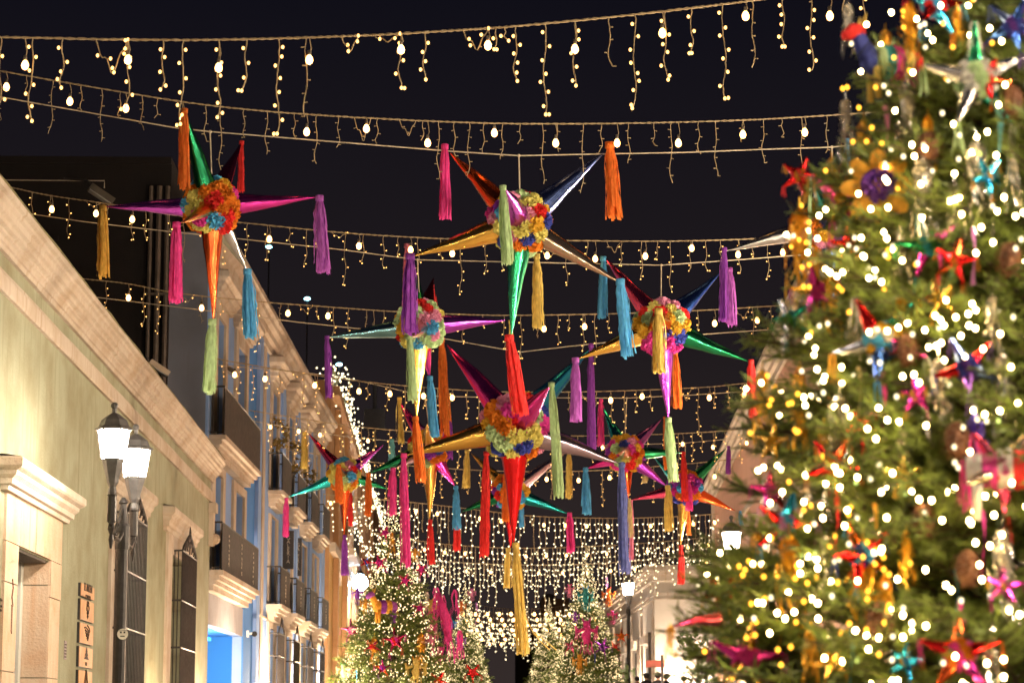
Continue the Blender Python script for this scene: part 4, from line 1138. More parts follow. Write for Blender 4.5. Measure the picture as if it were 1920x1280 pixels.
# small dense clusters as in the photograph
for cx_, cy_, n_ in ((1590, 490, 12), (1640, 470, 8), (1450, 900, 8), (1560, 705, 6), (1500, 1100, 9), (1700, 1170, 8), (1640, 1050, 8), (1400, 1130, 7), (1850, 400, 7), (1860, 790, 7), (1580, 905, 6), (1740, 640, 6)):
    for _ in range(n_):
        px, py = cx_ + rr.gauss(0, 40), cy_ + rr.gauss(0, 28)
        # point on the cone surface along this pixel's ray
        for k_ in range(60):
            dd = T0d - 2.4 + k_*.05; pw = W(px, py, dd) - T0
            if math.hypot(pw.x, pw.y) < cone_r(pw.z, H0, R00) + .16: extra_l.append(pw); break
rr2 = random.Random(21)
for _ in range(180):
    px, py = rr2.uniform(1500, 1925), rr2.uniform(-15, 1290)
    if px < 1690 - py*.29: continue
    for k_ in range(60):
        dd = T0d - 2.6 + k_*.05; pw = W(px, py, dd) - T0
        if math.hypot(pw.x, pw.y) < cone_r(pw.z, H0, R00) + .20: near.append(pw); break
near = extra_l + near
random.Random(2).shuffle(near)
for i, p in enumerate(near[:300]): put('led_bulb', LEDT if i % 4 else LEDT2, ls, Matrix.Translation(p))
m = MB()
m2 = MB(); mg = MB()
for i, p in enumerate(near[300:] + far_): octa(m2 if i % 5 < 2 else mg if i % 5 == 2 else m, p, .0098)
mg.build('green_glint_cluster', M_GLINTG, ls, kind='stuff')  # glowing green-yellow specks stand in for foil-tinted glints among the bulbs
m.build('led_cluster', M_LEDT, ls, kind='stuff'); m2.build('dim_led_cluster', M_LEDT2, ls, kind='stuff')
m = MB(); prev = None
m.tube([p*.985 for p in allp], .0022, 3); m.build('wire', solid('green_wire', (.02, .04, .015), .6), ls)
print('tree leds', len(allp), len(near), 'branches', len(vis), len(rest))

AMB = MB(); rr = random.Random(8)  # glowing amber specks stand in for glints off the gold tinsel
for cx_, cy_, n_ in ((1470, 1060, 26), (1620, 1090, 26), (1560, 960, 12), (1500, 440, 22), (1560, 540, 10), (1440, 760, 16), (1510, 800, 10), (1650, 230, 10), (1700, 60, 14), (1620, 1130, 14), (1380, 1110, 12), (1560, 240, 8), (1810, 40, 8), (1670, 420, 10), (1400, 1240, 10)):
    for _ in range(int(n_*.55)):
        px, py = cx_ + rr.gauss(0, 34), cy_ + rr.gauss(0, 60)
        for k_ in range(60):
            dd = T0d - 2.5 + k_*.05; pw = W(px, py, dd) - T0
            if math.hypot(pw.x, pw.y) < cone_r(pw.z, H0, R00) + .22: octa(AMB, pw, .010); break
AMB.build('amber_glint_cluster', M_GLINTA, ls, kind='stuff')

# ---- the trees down the street: same kind, crown joined
def crown(seed, n=420):
    rr = random.Random(seed); it = []
    for i in range(n):
        h = .35 + (7.5-.5)*(1 - math.sqrt(rr.random())); az = rr.uniform(0, 2*PI); R_ = cone_r(h, 7.7, 2.25)*rr.uniform(.80, 1.2)*(1+.08*math.sin(az*5+h*3))
        rt_ = max(.02, R_ - .8); p = Vector((math.cos(az)*rt_, math.sin(az)*rt_, h-.15))
        it.append((p, az, rr.uniform(-.05, .35), min(1.35, max(.4, R_/.75)), rr.uniform(-.4, .4)))
    return joined(None, it, CR, 'crown')
CR = [spray_mesh(340+i, 6, 12, .11, .022) for i in range(3)]
CRN = [crown(1), crown(2)]
def led_cloud(seed, n, r, rad=2.25):
    rr = random.Random(seed); m = MB(); h = .5; a = 0; tot = 0; 
    while h < 7.6:
        wob = .22*math.sin(a*3.1+h*4)+.16*math.sin(a*1.3+h*9); hh = h + rr.uniform(-.22, .22) + wob*.8; R_ = cone_r(min(7.6, max(.3, hh)), 7.7, rad)*1.03; q1 = R_ + rr.uniform(-.25, .10)
        if rr.random() > .25 + .25*math.sin(a*2.3+h*5): octa(m, (math.cos(a)*q1, math.sin(a)*q1, hh), r*rr.uniform(.8, 1.2))
        st = .10/max(.15, R_)*rr.uniform(.5, 1.6); a += st; h += n*st
    return m.mesh('led_cluster', M_LEDF)
LC = [led_cloud(1, .019, .017), led_cloud(2, .024, .022)]
def far_tree(label, px, d, top_py, rot, variant=0, wide=1.0, llabel=''):
    x = W(px, 1384, d).x; zt = (1384 - top_py)*d/F + 1.6; g0 = gz(d); s = (zt - g0)/7.7
    t = thing('christmas_tree', label, 'christmas tree', (x, d, g0), rot, 'decorated Christmas trees')
    sc_ = Matrix.Diagonal((s*wide, s*wide, s, 1))
    put('crown', CRN[variant % 2], t, sc_)
    m = MB(); m.tube([(0, 0, 0), (0, 0, 7.4*s)], [.14*s, .02], 8); m.build('trunk', M_BARK, t)
    l_ = thing('fairy_light_string', llabel, 'fairy lights', (x, d, g0), rot, 'fairy lights on the trees')
    put('led_cluster', LC[variant % 2], l_, sc_, 'stuff')
    return (x, d, g0, s, wide)
TL = far_tree('tall Christmas tree below the left pinatas, hung with pink, yellow and crimson ornaments', 737, 75, 922, .3, 0, .92, 'pale fairy lights thick on the tall tree below the left pinatas')
TM = far_tree('small Christmas tree right behind the pink figure ornament, with cool bluish ornaments', 872, 118, 1098, 1.1, 1, .82, 'pale fairy lights on the small tree right of the tall left one')
TR = far_tree('Christmas tree right of the middle with teal and pink figures on its side', 1100, 98, 1036, 2.2, 0, .92, 'pale fairy lights on the tree right of the middle')
TX = far_tree('dim Christmas tree half hidden just left of the tree with the teal figure', 1030, 128, 1128, 4.0, 1, .85, 'pale fairy lights on the dim half-hidden tree')

# ================================================================== ORNAMENTS
def strip_bunch(mb, top, L, wd, n, rr, curl=.3):
    for i in range(n):
        a = rr.uniform(0, 2*PI); x0 = top + Vector((math.cos(a)*wd*.2, math.sin(a)*wd*.2, 0)); li = L*(rr.uniform(.7, 1.05) if n < 40 else rr.uniform(.3, 1.05)); w_ = wd*rr.uniform(.03, .075)*(1 if n < 30 else .6); vs = []
        for k_ in range(7):
            f_ = k_/6; c = x0 + Vector((math.cos(a)*wd*.35*f_ + curl*wd*.2*math.sin(f_*9+a), math.sin(a)*wd*.35*f_ + curl*wd*.2*math.cos(f_*8+a*2), -li*f_))
            tw = a + f_*5*curl; sd = Vector((math.cos(tw), math.sin(tw), 0))*w_
            vs += [c - sd, c + sd]
        mb.add(vs, [(2*k_, 2*k_+1, 2*k_+3, 2*k_+2) for k_ in range(6)])
FOILG = foil('tinsel_gold', (.95, .50, .05), .3); FOILS = foil('tinsel_silver', (.85, .80, .74), .25)
FOILV = foil('tinsel_violet', (.22, .14, .75), .3)
def o_fringe(t, s, col):
    rr = random.Random(5); m = MB()
    m.tube([(-s*.10, 0, s*.05), (0, 0, -s*.25), (s*.08, 0, -s*.6)], [s*.03, s*.07, s*.03], 6); m.build('body', MP[col], t, True)
    for k_, (x, z, L, w_) in enumerate(((-.12, .12, .45, .16), (.14, .10, .40, .14), (-.20, -.20, .35, .14), (.05, -.25, .62, .20), (.22, -.45, .40, .14), (-.04, .02, .5, .2))):
        m = MB(); strip_bunch(m, Vector((x*s, 0, z*s)), L*s, w_*s*.75, 13, rr, .6); m.build('fringe', MP[col], t)
TM_ = {'gold': FOILG, 'silver': FOILS, 'violet': FOILV}
M_CONE = solid('pinecone_scales', (.16, .065, .03), .7, var=.4, scale=30)
def o_tinsel(t, s, mat, L=1.0, n=16, seed=0):
    rr = random.Random(seed); m = MB(); strip_bunch(m, Vector((0, 0, 0)), L*s*1.25, s*.26, 44, rr, 1.3); m.build('tinsel', mat, t)
    m = MB(); m.ball((0, 0, 0), s*.07, 8, 6); m.tube([(0, 0, 0), (0, 0, s*.2)], s*.012, 4); m.build('knot', mat, t)
def o_cone(t, s, seed=0):
    rr = random.Random(seed); m = MB(); b = MB(); b.ball((0, 0, 0), s*.34, 8, 6, (1, 1, 1.5)); b.build('core', M_CONE, t)
    for i in range(70):
        f_ = i/70; z = s*.5*(1-2*f_); r_ = s*.33*math.sqrt(max(.02, 1-(1-2*f_)**2)); a = i*2.4
        c = Vector((math.cos(a)*r_, math.sin(a)*r_, z)); o = Vector((math.cos(a), math.sin(a), -.35)).normalized(); sd = Vector((-math.sin(a), math.cos(a), 0))
        w_ = s*.10; tip = c + o*s*.17
        m.add([c - sd*w_*.6, c + sd*w_*.6, tip + sd*w_*.7, tip - sd*w_*.7, tip + o*s*.03], [(0, 1, 2, 3), (3, 2, 4)])
    m.build('scale', M_CONE, t, kind='stuff')
def o_star(t, s, cols, foils, n=5, rot=0.0, tas=True, seed=0, white=False):
    """mini pinata: fringed ball with cones and little tassels"""
    rr = random.Random(seed); b = MB(); b.ball((0, 0, 0), s*.24, 12, 8); b.build('ball', MP[cols[0]], t, True)
    for i in range(26):
        z = 1-2*(i+.5)/26; a = i*2.4; h = math.sqrt(1-z*z); dr = Vector((h*math.cos(a), h*math.sin(a), z)); q_ = Vector((0, 0, 1)).rotation_difference(dr); k_ = s*.11
        put('paper_flower', recolor(FLOW[i % 4], MPF[cols[i % len(cols)]]), t, Matrix.Translation(dr*s*.21) @ q_.to_matrix().to_4x4() @ Matrix.Diagonal((k_, k_, k_, 1)))
    for i in range(n):
        a = rot + 2*PI*i/n; dr = Vector((math.cos(a), -.25+.3*math.sin(i*2.1), math.sin(a))).normalized(); q_ = Vector((0, 0, 1)).rotation_difference(dr)
        cone_mesh(s*.55, s*.12, seed*7+i).build('cone', MF[foils[i % len(foils)]], t, True, mw=Matrix.Translation(dr*s*.2) @ q_.to_matrix().to_4x4())
        tip = dr*s*.75
        if tas:
            m = MB(); strip_bunch(m, tip, s*.45, s*.16, 7, rr, .2); m.build('tassel', MP[cols[(i+1) % len(cols)]], t)
def o_animal(t, s, bands, facing=1, horn=False, legs=True):
    """fringed pinata animal: barrel body in stripes, neck, head with muzzle and ears, four legs, tail"""
    nb = len(bands)
    for i in range(nb):
        x0 = (-.5 + i/nb)*s*.9; x1 = (-.5 + (i+1)/nb)*s*.9
        pr = []
        for k_ in range(5):
            f_ = k_/4; x = x0 + (x1-x0)*f_; e_ = x/(s*.52)
            pr.append((x, s*.25*math.sqrt(max(.08, 1-e_*e_*.8))*(1.06 if k_ % 2 else .98)))
        m = MB(); vs = []; fs = []
        for x, r_ in pr:
            for k_ in range(10): a = 2*PI*k_/10; vs.append((x*facing, math.cos(a)*r_*.85, math.sin(a)*r_))
        for j in range(4):
            for k_ in range(10): k2 = (k_+1) % 10; fs.append((j*10+k_, j*10+k2, (j+1)*10+k2, (j+1)*10+k_))
        if i == 0: fs.append(tuple(range(10)))
        if i == nb-1: fs.append(tuple(40+k_ for k_ in range(10)))
        m.add(vs, fs); m.build('body_stripe', MP[bands[i]], t, True)
    f_ = facing
    m = MB(); m.tube([(f_*s*.36, 0, s*.05), (f_*s*.5, 0, s*.3), (f_*s*.54, 0, s*.42)], [s*.15, s*.11, s*.10], 8); m.build('neck', MP[bands[-1]], t, True)
    m = MB(); m.tube([(f_*s*.46, 0, s*.44), (f_*s*.6, 0, s*.42), (f_*s*.76, 0, s*.33)], [s*.11, s*.12, s*.065], 8); m.build('head', MP[bands[0]], t, True)
    for sg in (-1, 1):
        m = MB(); m.tube([(f_*s*.48, sg*s*.07, s*.5), (f_*s*.44, sg*s*.11, s*.68)], [s*.04, s*.008], 5); m.build('ear', MP[bands[1 % nb]], t)
    for x in (-.32, .28):
        for sg in (-1, 1):
            m = MB(); m.tube([(f_*s*x, sg*s*.12, -s*.12), (f_*s*x*1.05, sg*s*.13, -s*.35), (f_*s*x*1.05, sg*s*.13, -s*.58)], [s*.075, s*.055, s*.05], 6)
            m.build('leg', MP[bands[(1 if x > 0 else 2) % nb]], t, True)
    m = MB(); strip_bunch(m, Vector((-f_*s*.45, 0, s*.12)), s*.55, s*.2, 9, random.Random(3), .3); m.build('tail', MP[bands[1 % nb]], t)
    if horn:
        m = MB(); m.tube([(f_*s*.58, 0, s*.5), (f_*s*.7, 0, s*.85)], [s*.04, s*.004], 6); m.build('horn', FOILG, t)
def o_flower(t, s, c1, c2):
    """big paper flower: petals round a ruffled eye"""
    for k_ in range(8):
        a = 2*PI*k_/8; m = MB(); pts = []
        for j in range(9):
            b = 2*PI*j/9; pts.append((math.cos(a)*s*.42 + math.cos(a)*math.cos(b)*s*.30 - math.sin(a)*math.sin(b)*s*.17, -s*.05*math.cos(b), math.sin(a)*s*.42 + math.sin(a)*math.cos(b)*s*.30 + math.cos(a)*math.sin(b)*s*.17))
        c = (math.cos(a)*s*.42, -s*.10, math.sin(a)*s*.42); m.add(pts + [c], [(j, (j+1) % 9, 9) for j in range(9)]); m.build('petal', MP[c1], t)
    for i, (k_, cc) in enumerate(((s*.34, c2), (s*.16, c1))):
        put('paper_flower', recolor(FLOW[i], MPF[cc]), t, Matrix.Translation((0, -s*.06*(i+1), 0)) @ Matrix.Rotation(PI/2, 4, 'X') @ Matrix.Diagonal((k_, k_, k_, 1)))
def o_figure(t, s, col, trim):
    """fringed hanging figure: head, shawl, body and limbs of cut paper"""
    m = MB(); m.ball((0, 0, s*.55), s*.16, 10, 8); m.build('head', MP[col], t, True)
    m = MB(); m.tube([(0, 0, s*.48), (s*.03, 0, s*.30), (-s*.03, 0, s*.1), (s*.02, 0, -s*.25)], [s*.16, s*.12, s*.20, s*.13], 8); m.build('body', MP[col], t, True)
    for sg in (-1, 1):
        m = MB(); m.tube([(sg*s*.15, 0, s*.36), (sg*s*.42, 0, s*.25), (sg*s*.50, 0, s*.50)], [s*.08, s*.07, s*.06], 6); m.build('arm', MP[col], t, True)
    for sg in (-1, 0, 1):
        m = MB(); strip_bunch(m, Vector((sg*s*.16, 0, -s*.15)), s*.55, s*.25, 9, random.Random(4+sg), .25); m.build('fringe', MP[col], t)
    for sg in (-1, 1):
        m = MB(); m.tube([(sg*s*.10, 0, s*.62), (sg*s*.20, 0, s*.84)], [s*.06, s*.015], 5); m.build('ear', MP[trim], t)
        m = MB(); strip_bunch(m, Vector((sg*s*.42, 0, s*.40)), s*.6, s*.22, 12, random.Random(8+sg), .3); m.build('arm_fringe', MP[col], t)
def o_ribbon(t, s, mat):
    m = MB(); vs = []
    for k_ in range(10):
        f_ = k_/9; tw = f_*2.2; c = Vector((s*.03*math.sin(f_*5), 0, -s*f_)); sd = Vector((math.cos(tw), math.sin(tw), 0))*s*.045; vs += [c-sd, c+sd]
    m.add(vs, [(2*k_, 2*k_+1, 2*k_+3, 2*k_+2) for k_ in range(9)]); m.build('ribbon', mat, t)
    m = MB(); m.ball((0, 0, 0), s*.04, 6, 5); m.build('knot', mat, t)
def on_tree(px, py, T, H, R0, dc, fwd=.10):
    """where the pixel's ray meets the cone of the tree"""
    for k_ in range(120):
        dd = dc - R0*1.15 + k_*R0*2.3/120; p = W(px, py, dd); v = p - T
        if math.hypot(v.x, v.y) < cone_r(v.z, H, R0): return W(px, py, dd - fwd)
    return W(px, py, dc)

ORN = [  # kind, px, py, size px, args, label
 ('animal', 1672, 118, 120, (['red', 'yellow', 'pink', 'teal', 'mint', 'blue'], -1), 'fringed donkey pinata striped pink, yellow and teal near the top of the foreground tree'),
 ('flower', 1648, 350, 96, ('amber', 'violet'), 'large golden paper flower with a violet ruffled eye on the foreground tree'),
 ('star', 1588, 375, 120, (['amber', 'magenta'], ['gold', 'magenta', 'gold']), 'golden mini pinata with one magenta cone left of the large golden flower'),
 ('star', 1652, 640, 130, (['sky', 'white', 'amber'], ['red', 'silver', 'blue', 'magenta', 'teal']), 'blue and white mini star pinata with a red point, middle of the foreground tree'),
 ('animal', 1885, 880, 150, (['white', 'pink', 'white', 'red', 'white'], 1), 'white horse pinata with pink and red saddle at the right edge of the foreground tree'),
 ('star', 1880, 880, 120, (['red', 'pink'], ['bronze', 'pink', 'copper']), 'pink and bronze star pinata beside the white horse pinata'),
 ('star', 1830, 150, 150, (['white', 'mint'], ['silver', 'teal', 'silver', 'green']), 'pale white and green mini star pinata near the top right corner'),
 ('star', 1850, 150, 60, (['red', 'orange'], ['red', 'copper']), 'small red and orange star ornament on top of the pale star'),
 ('star', 1740, 460, 85, (['green', 'teal'], ['green', 'magenta', 'silver']), 'emerald green mini pinata with a magenta point'),
 ('star', 1470, 985, 90, (['sky', 'lilac'], ['red', 'sky', 'red']), 'bright blue mini pinata with long red cones low on the left of the foreground tree'),
 ('star', 1615, 1040, 90, (['sky', 'blue'], ['red', 'orange', 'red']), 'blue mini pinata between gold tassels with red cones'),
 ('star', 1400, 1235, 100, (['magenta', 'pink'], ['gold', 'magenta', 'gold']), 'magenta mini pinata with golden cones at the bottom left of the foreground tree'),
 ('star', 1815, 690, 90, (['blue', 'violet'], ['navy', 'red', 'lilac']), 'deep blue mini pinata with a long pale blue tail'),
 ('star', 1800, 1225, 110, (['orange', 'pink'], ['red', 'copper', 'magenta']), 'orange-armed mini pinata along the bottom edge on the right'),
 ('star', 1565, 870, 80, (['red', 'orange'], ['red', 'copper']), 'scarlet and orange mini star on the left half of the foreground tree'),
 ('star', 1445, 920, 60, (['pink', 'magenta'], ['magenta', 'pink']), 'pink mini star just left of the white fringe'),
 ('star', 1900, 50, 80, (['blue', 'violet'], ['blue', 'navy']), 'dark blue mini star in the top right corner'),
 ('star', 1530, 545, 70, (['magenta', 'pink'], ['magenta', 'gold']), 'magenta mini star with a golden arm on the left edge'),
 ('star', 1790, 490, 60, (['red', 'orange'], ['red', 'copper']), 'small orange-red star right of the emerald pinata'),
 ('star', 1480, 600, 60, (['teal', 'green'], ['teal', 'silver']), 'dark teal mini star at the left edge below the silver tassel'),
 ('star', 1750, 10, 90, (['red', 'sky'], ['red', 'sky']), 'red and blue mini star cut off by the top edge'),
 ('tinsel', 1480, 1010, 190, ('gold',), 'thick golden tinsel tassel under the bright blue mini pinata'),
 ('tinsel', 1618, 1020, 190, ('gold',), 'thick golden tinsel tassel above the central pine cone'),
 ('tinsel', 1660, 1080, 120, ('gold',), 'short golden tinsel tassel right beside the thick central one'),
 ('tinsel', 1420, 1000, 130, ('gold',), 'golden tinsel tassel at the left edge next to the white street lamp'),
 ('tinsel', 1500, 400, 200, ('gold',), 'golden tinsel garland hanging down the left edge beside the golden flower'),
 ('tinsel', 1620, 230, 130, ('gold',), 'golden tinsel tassel under the donkey pinata'),
 ('tinsel', 1705, 10, 150, ('gold',), 'golden tinsel tassel hanging from the top edge left of the pale star'),
 ('tinsel', 1795, 20, 90, ('gold',), 'golden tinsel tassel hanging from the top edge above the pale star'),
 ('tinsel', 1560, 520, 120, ('gold',), 'golden tinsel garland beside the magenta mini star'),
 ('tinsel', 1430, 700, 130, ('gold',), 'golden tinsel tassel next to the red crepe tassel at the left edge'),
 ('tinsel', 1730, 300, 180, ('silver',), 'long silver tinsel tassel right of the golden flower'),
 ('tinsel', 1830, 270, 180, ('silver',), 'long silver tinsel tassel below the pale star'),
 ('tinsel', 1575, 750, 230, ('silver',), 'long silver tinsel tassel down the middle of the left half'),
 ('tinsel', 1880, 1000, 190, ('silver',), 'long silver tinsel tassel under the white horse pinata'),
 ('tinsel', 1760, 680, 170, ('silver',), 'silver tinsel tassel left of the deep blue mini pinata'),
 ('tinsel', 1880, 670, 150, ('silver',), 'silver tinsel tassel right of the deep blue mini pinata'),
 ('tinsel', 1520, 520, 110, ('silver',), 'short silver tinsel tassel at the left edge'),
 ('tinsel', 1482, 560, 110, ('silver',), 'pale tinsel tassel sticking out of the left edge against the night sky'),
 ('tinsel', 1590, 10, 100, ('silver',), 'grey tinsel tassel at the top left tip of the foreground tree'),
 ('tinsel', 1830, 780, 160, ('violet',), 'violet-blue tinsel tail below the deep blue mini pinata'),
 ('tinsel', 1700, 160, 160, ('silver',), 'silver tinsel tassel right of the donkey pinata'),
 ('tinsel', 1690, 430, 110, ('silver',), 'silver tinsel tassel below the golden flower'),
 ('tinsel', 1550, 1010, 120, ('silver',), 'pale tinsel tassel between the two thick golden ones'),
 ('tinsel', 1515, 880, 100, ('silver',), 'short pale fringe left of the scarlet mini star'),
 ('tinsel', 1585, 190, 110, ('silver',), 'rosy silver tassel on the left edge below the donkey pinata'),
 ('cone', 1732, 975, 60, (), 'round brown pine cone in the dark middle of the foreground tree'),
 ('cone', 1815, 1065, 66, (), 'dark brown pine cone below the magenta ribbon'),
 ('cone', 1650, 1165, 74, (), 'largest brown pine cone near the bottom of the foreground tree'),
 ('cone', 1795, 825, 66, (), 'brown pine cone left of the white horse pinata'),
 ('cone', 1742, 275, 56, (), 'dark pine cone right of the donkey pinata'),
 ('cone', 1900, 190, 56, (), 'dark pine cone at the upper right edge'),
 ('cone', 1895, 485, 60, (), 'reddish brown pine cone at the right edge'),
 ('cone', 1700, 655, 56, (), 'dark pine cone right of the blue and white star'),
 ('ribbon', 1842, 960, 110, ('magenta',), 'magenta and purple ribbon below the white horse pinata'),
 ('ribbon', 1595, 1170, 110, ('aqua',), 'thin pale teal ribbon near the bottom of the foreground tree'),
 ('ribbon', 1792, 1070, 100, ('aqua',), 'thin pale teal ribbon above the pink ribbon'),
 ('ribbon', 1800, 1130, 120, ('pink',), 'hot pink ribbon low on the right'),
 ('ribbon', 1760, 470, 90, ('pink',), 'hot pink ribbon under the emerald pinata'),
 ('ribbon', 1870, 190, 140, ('aqua',), 'pale mint ribbon slanting below the pale star'),
 ('ribbon', 1655, 700, 110, ('pink',), 'magenta ribbon hanging from the blue and white star'),
 ('ribbon', 1610, 690, 100, ('cream',), 'cream ribbon slanting left from the blue and white star'),
 ('ribbon', 1824, 430, 100, ('lilac',), 'pale lilac ribbon right of the emerald pinata'),
 ('ribbon', 1568, 935, 90, ('red',), 'short red ribbon above the second blue mini pinata'),
 ('ribbon', 1660, 200, 110, ('rose',), 'coral ribbon hanging below the donkey pinata'),
 ('ribbon', 1640, 945, 90, ('amber',), 'amber ribbon right of the thick central golden tassel'),
]
KF = {'fringe': lambda t, s, a, sd: o_fringe(t, s, *a), 'animal': lambda t, s, a, sd: o_animal(t, s, *a), 'flower': lambda t, s, a, sd: o_flower(t, s, *a),
      'star': lambda t, s, a, sd: o_star(t, s, *a, rot=sd*.7, seed=sd), 'tinsel': lambda t, s, a, sd: o_tinsel(t, s, TM_[a[0]], seed=sd, n=22),
      'cone': lambda t, s, a, sd: o_cone(t, s, sd), 'ribbon': lambda t, s, a, sd: o_ribbon(t, s, MP[a[0]]), 'figure': lambda t, s, a, sd: o_figure(t, s, *a)}
NM = {'fringe': ('fringed_pinata', 'ornament'), 'animal': ('animal_pinata', 'pinata'), 'flower': ('paper_flower_ornament', 'ornament'), 'star': ('mini_pinata', 'ornament'), 'tinsel': ('tinsel_tassel', 'tinsel'),
      'cone': ('pine_cone', 'pine cone'), 'ribbon': ('hanging_ribbon', 'ribbon'), 'figure': ('paper_figure', 'ornament')}
for i, (k_, px, py, sz, a, lb) in enumerate(ORN):
    p = on_tree(px, py, T0, H0, R00, T0d, .14)
    n_, c_ = NM[k_]; t = thing(n_, lb, c_, tuple(p), random.Random(i).uniform(-.4, .4), {'cone': 'pine cones on the foreground tree', 'tinsel': 'tinsel tassels on the foreground tree', 'star': 'mini pinatas on the foreground tree', 'ribbon': 'ribbons on the foreground tree'}.get(k_))
    dloc = (p - CAM).length
    KF[k_](t, sz*dloc/F*(.78 if k_ == 'tinsel' else .95 if k_ == 'star' else 1.05), a, i)
# golden mini tassel swinging left of the tree from the magenta mini pinata's long arm
p = W(1257, 1175, 9.4); t = thing('tinsel_tassel', 'golden tinsel tassel hanging free in front of the beige house', 'tinsel', tuple(p), 0, 'tinsel tassels on the foreground tree')
o_tinsel(t, .13, FOILG, 1.0, 14, 3)
m = MB(); pe = W(1345, 1160, 9.6) - p; m.tube([(0, 0, 0), pe*.5 + Vector((0, 0, .01)), pe], [.004, .016, .028], 8); m.build('foil_arm', MF['crimson'], t, True)

# the smaller foil and paper bits tucked between the branches
rr = random.Random(77); WORD = {'gold': 'golden', 'silver': 'silver', 'violet': 'violet'}
SM = [(1560, 300, 'tinsel', 'gold', 'small golden tinsel knot above the golden mini pinata'), (1530, 470, 'tinsel', 'gold', 'small golden tinsel knot on the edge beside the magenta mini star'),
 (1690, 560, 'tinsel', 'gold', 'small golden tinsel knot below the emerald pinata'), (1600, 570, 'tinsel', 'silver', 'small silver tinsel knot above the blue and white star'),
 (1500, 760, 'tinsel', 'gold', 'small golden tinsel knot above the pink mini star'), (1545, 800, 'tinsel', 'gold', 'small golden tinsel knot left of the long silver tassel'),
 (1690, 800, 'tinsel', 'silver', 'small silver tinsel knot in the dark centre of the tree'), (1380, 1060, 'tinsel', 'gold', 'small golden tinsel knot at the lower left edge'),
 (1360, 1180, 'tinsel', 'gold', 'small golden tinsel knot left of the magenta mini pinata'), (1520, 1180, 'tinsel', 'gold', 'small golden tinsel knot right of the magenta mini pinata'),
 (1700, 1000, 'tinsel', 'gold', 'small golden tinsel knot left of the round pine cone'), (1860, 1180, 'tinsel', 'silver', 'small silver tinsel knot in the lower right corner'),
 (1790, 350, 'tinsel', 'silver', 'small silver tinsel knot between the two long silver tassels'), (1860, 560, 'tinsel', 'silver', 'small silver tinsel knot under the reddish pine cone'),
 (1660, 60, 'tinsel', 'gold', 'small golden tinsel knot above the donkey pinata'), (1900, 300, 'tinsel', 'silver', 'small silver tinsel knot at the right edge'),
 (1740, 220, 'tinsel', 'gold', 'small golden tinsel knot above the dark pine cone'), (1500, 690, 'tinsel', 'gold', 'small golden tinsel knot below the dark teal mini star'),
 (1450, 830, 'star', 'amber', 'tiny amber paper star on the left edge of the foreground tree'), (1620, 800, 'star', 'red', 'tiny red paper star beside the long silver tassel'),
 (1720, 740, 'star', 'pink', 'tiny pink paper star in the middle of the foreground tree'), (1850, 330, 'star', 'sky', 'tiny light blue paper star below the pale ribbon'),
 (1590, 460, 'star', 'red', 'tiny red paper star under the large golden flower'), (1500, 330, 'star', 'red', 'tiny red paper star at the upper left edge'),
 (1760, 560, 'star', 'amber', 'tiny amber paper star below the orange-red star'), (1700, 1240, 'star', 'sky', 'tiny light blue paper star at the bottom edge'),
 (1560, 1240, 'star', 'amber', 'tiny amber paper star at the bottom edge'), (1880, 1100, 'star', 'pink', 'tiny pink paper star in the lower right corner'),
 (1350, 1110, 'star', 'red', 'tiny red paper star at the lower left edge'), (1690, 890, 'star', 'amber', 'tiny amber paper star right of the scarlet one')]
for i, (px, py, k_, c_, lb) in enumerate(SM):
    p = on_tree(px, py, T0, H0, R00, T0d, .12); dloc = (p - CAM).length
    t = thing(NM[k_][0], lb, NM[k_][1], tuple(p), rr.uniform(-1, 1), 'tinsel tassels on the foreground tree' if k_ == 'tinsel' else 'mini pinatas on the foreground tree')
    KF[k_](t, (80 if k_ == 'tinsel' else 48)*dloc/F, ((c_,) if k_ == 'tinsel' else ([c_, 'amber'], ['gold' if c_ == 'amber' else 'red' if c_ == 'red' else 'magenta' if c_ == 'pink' else 'sky'])), 300+i)

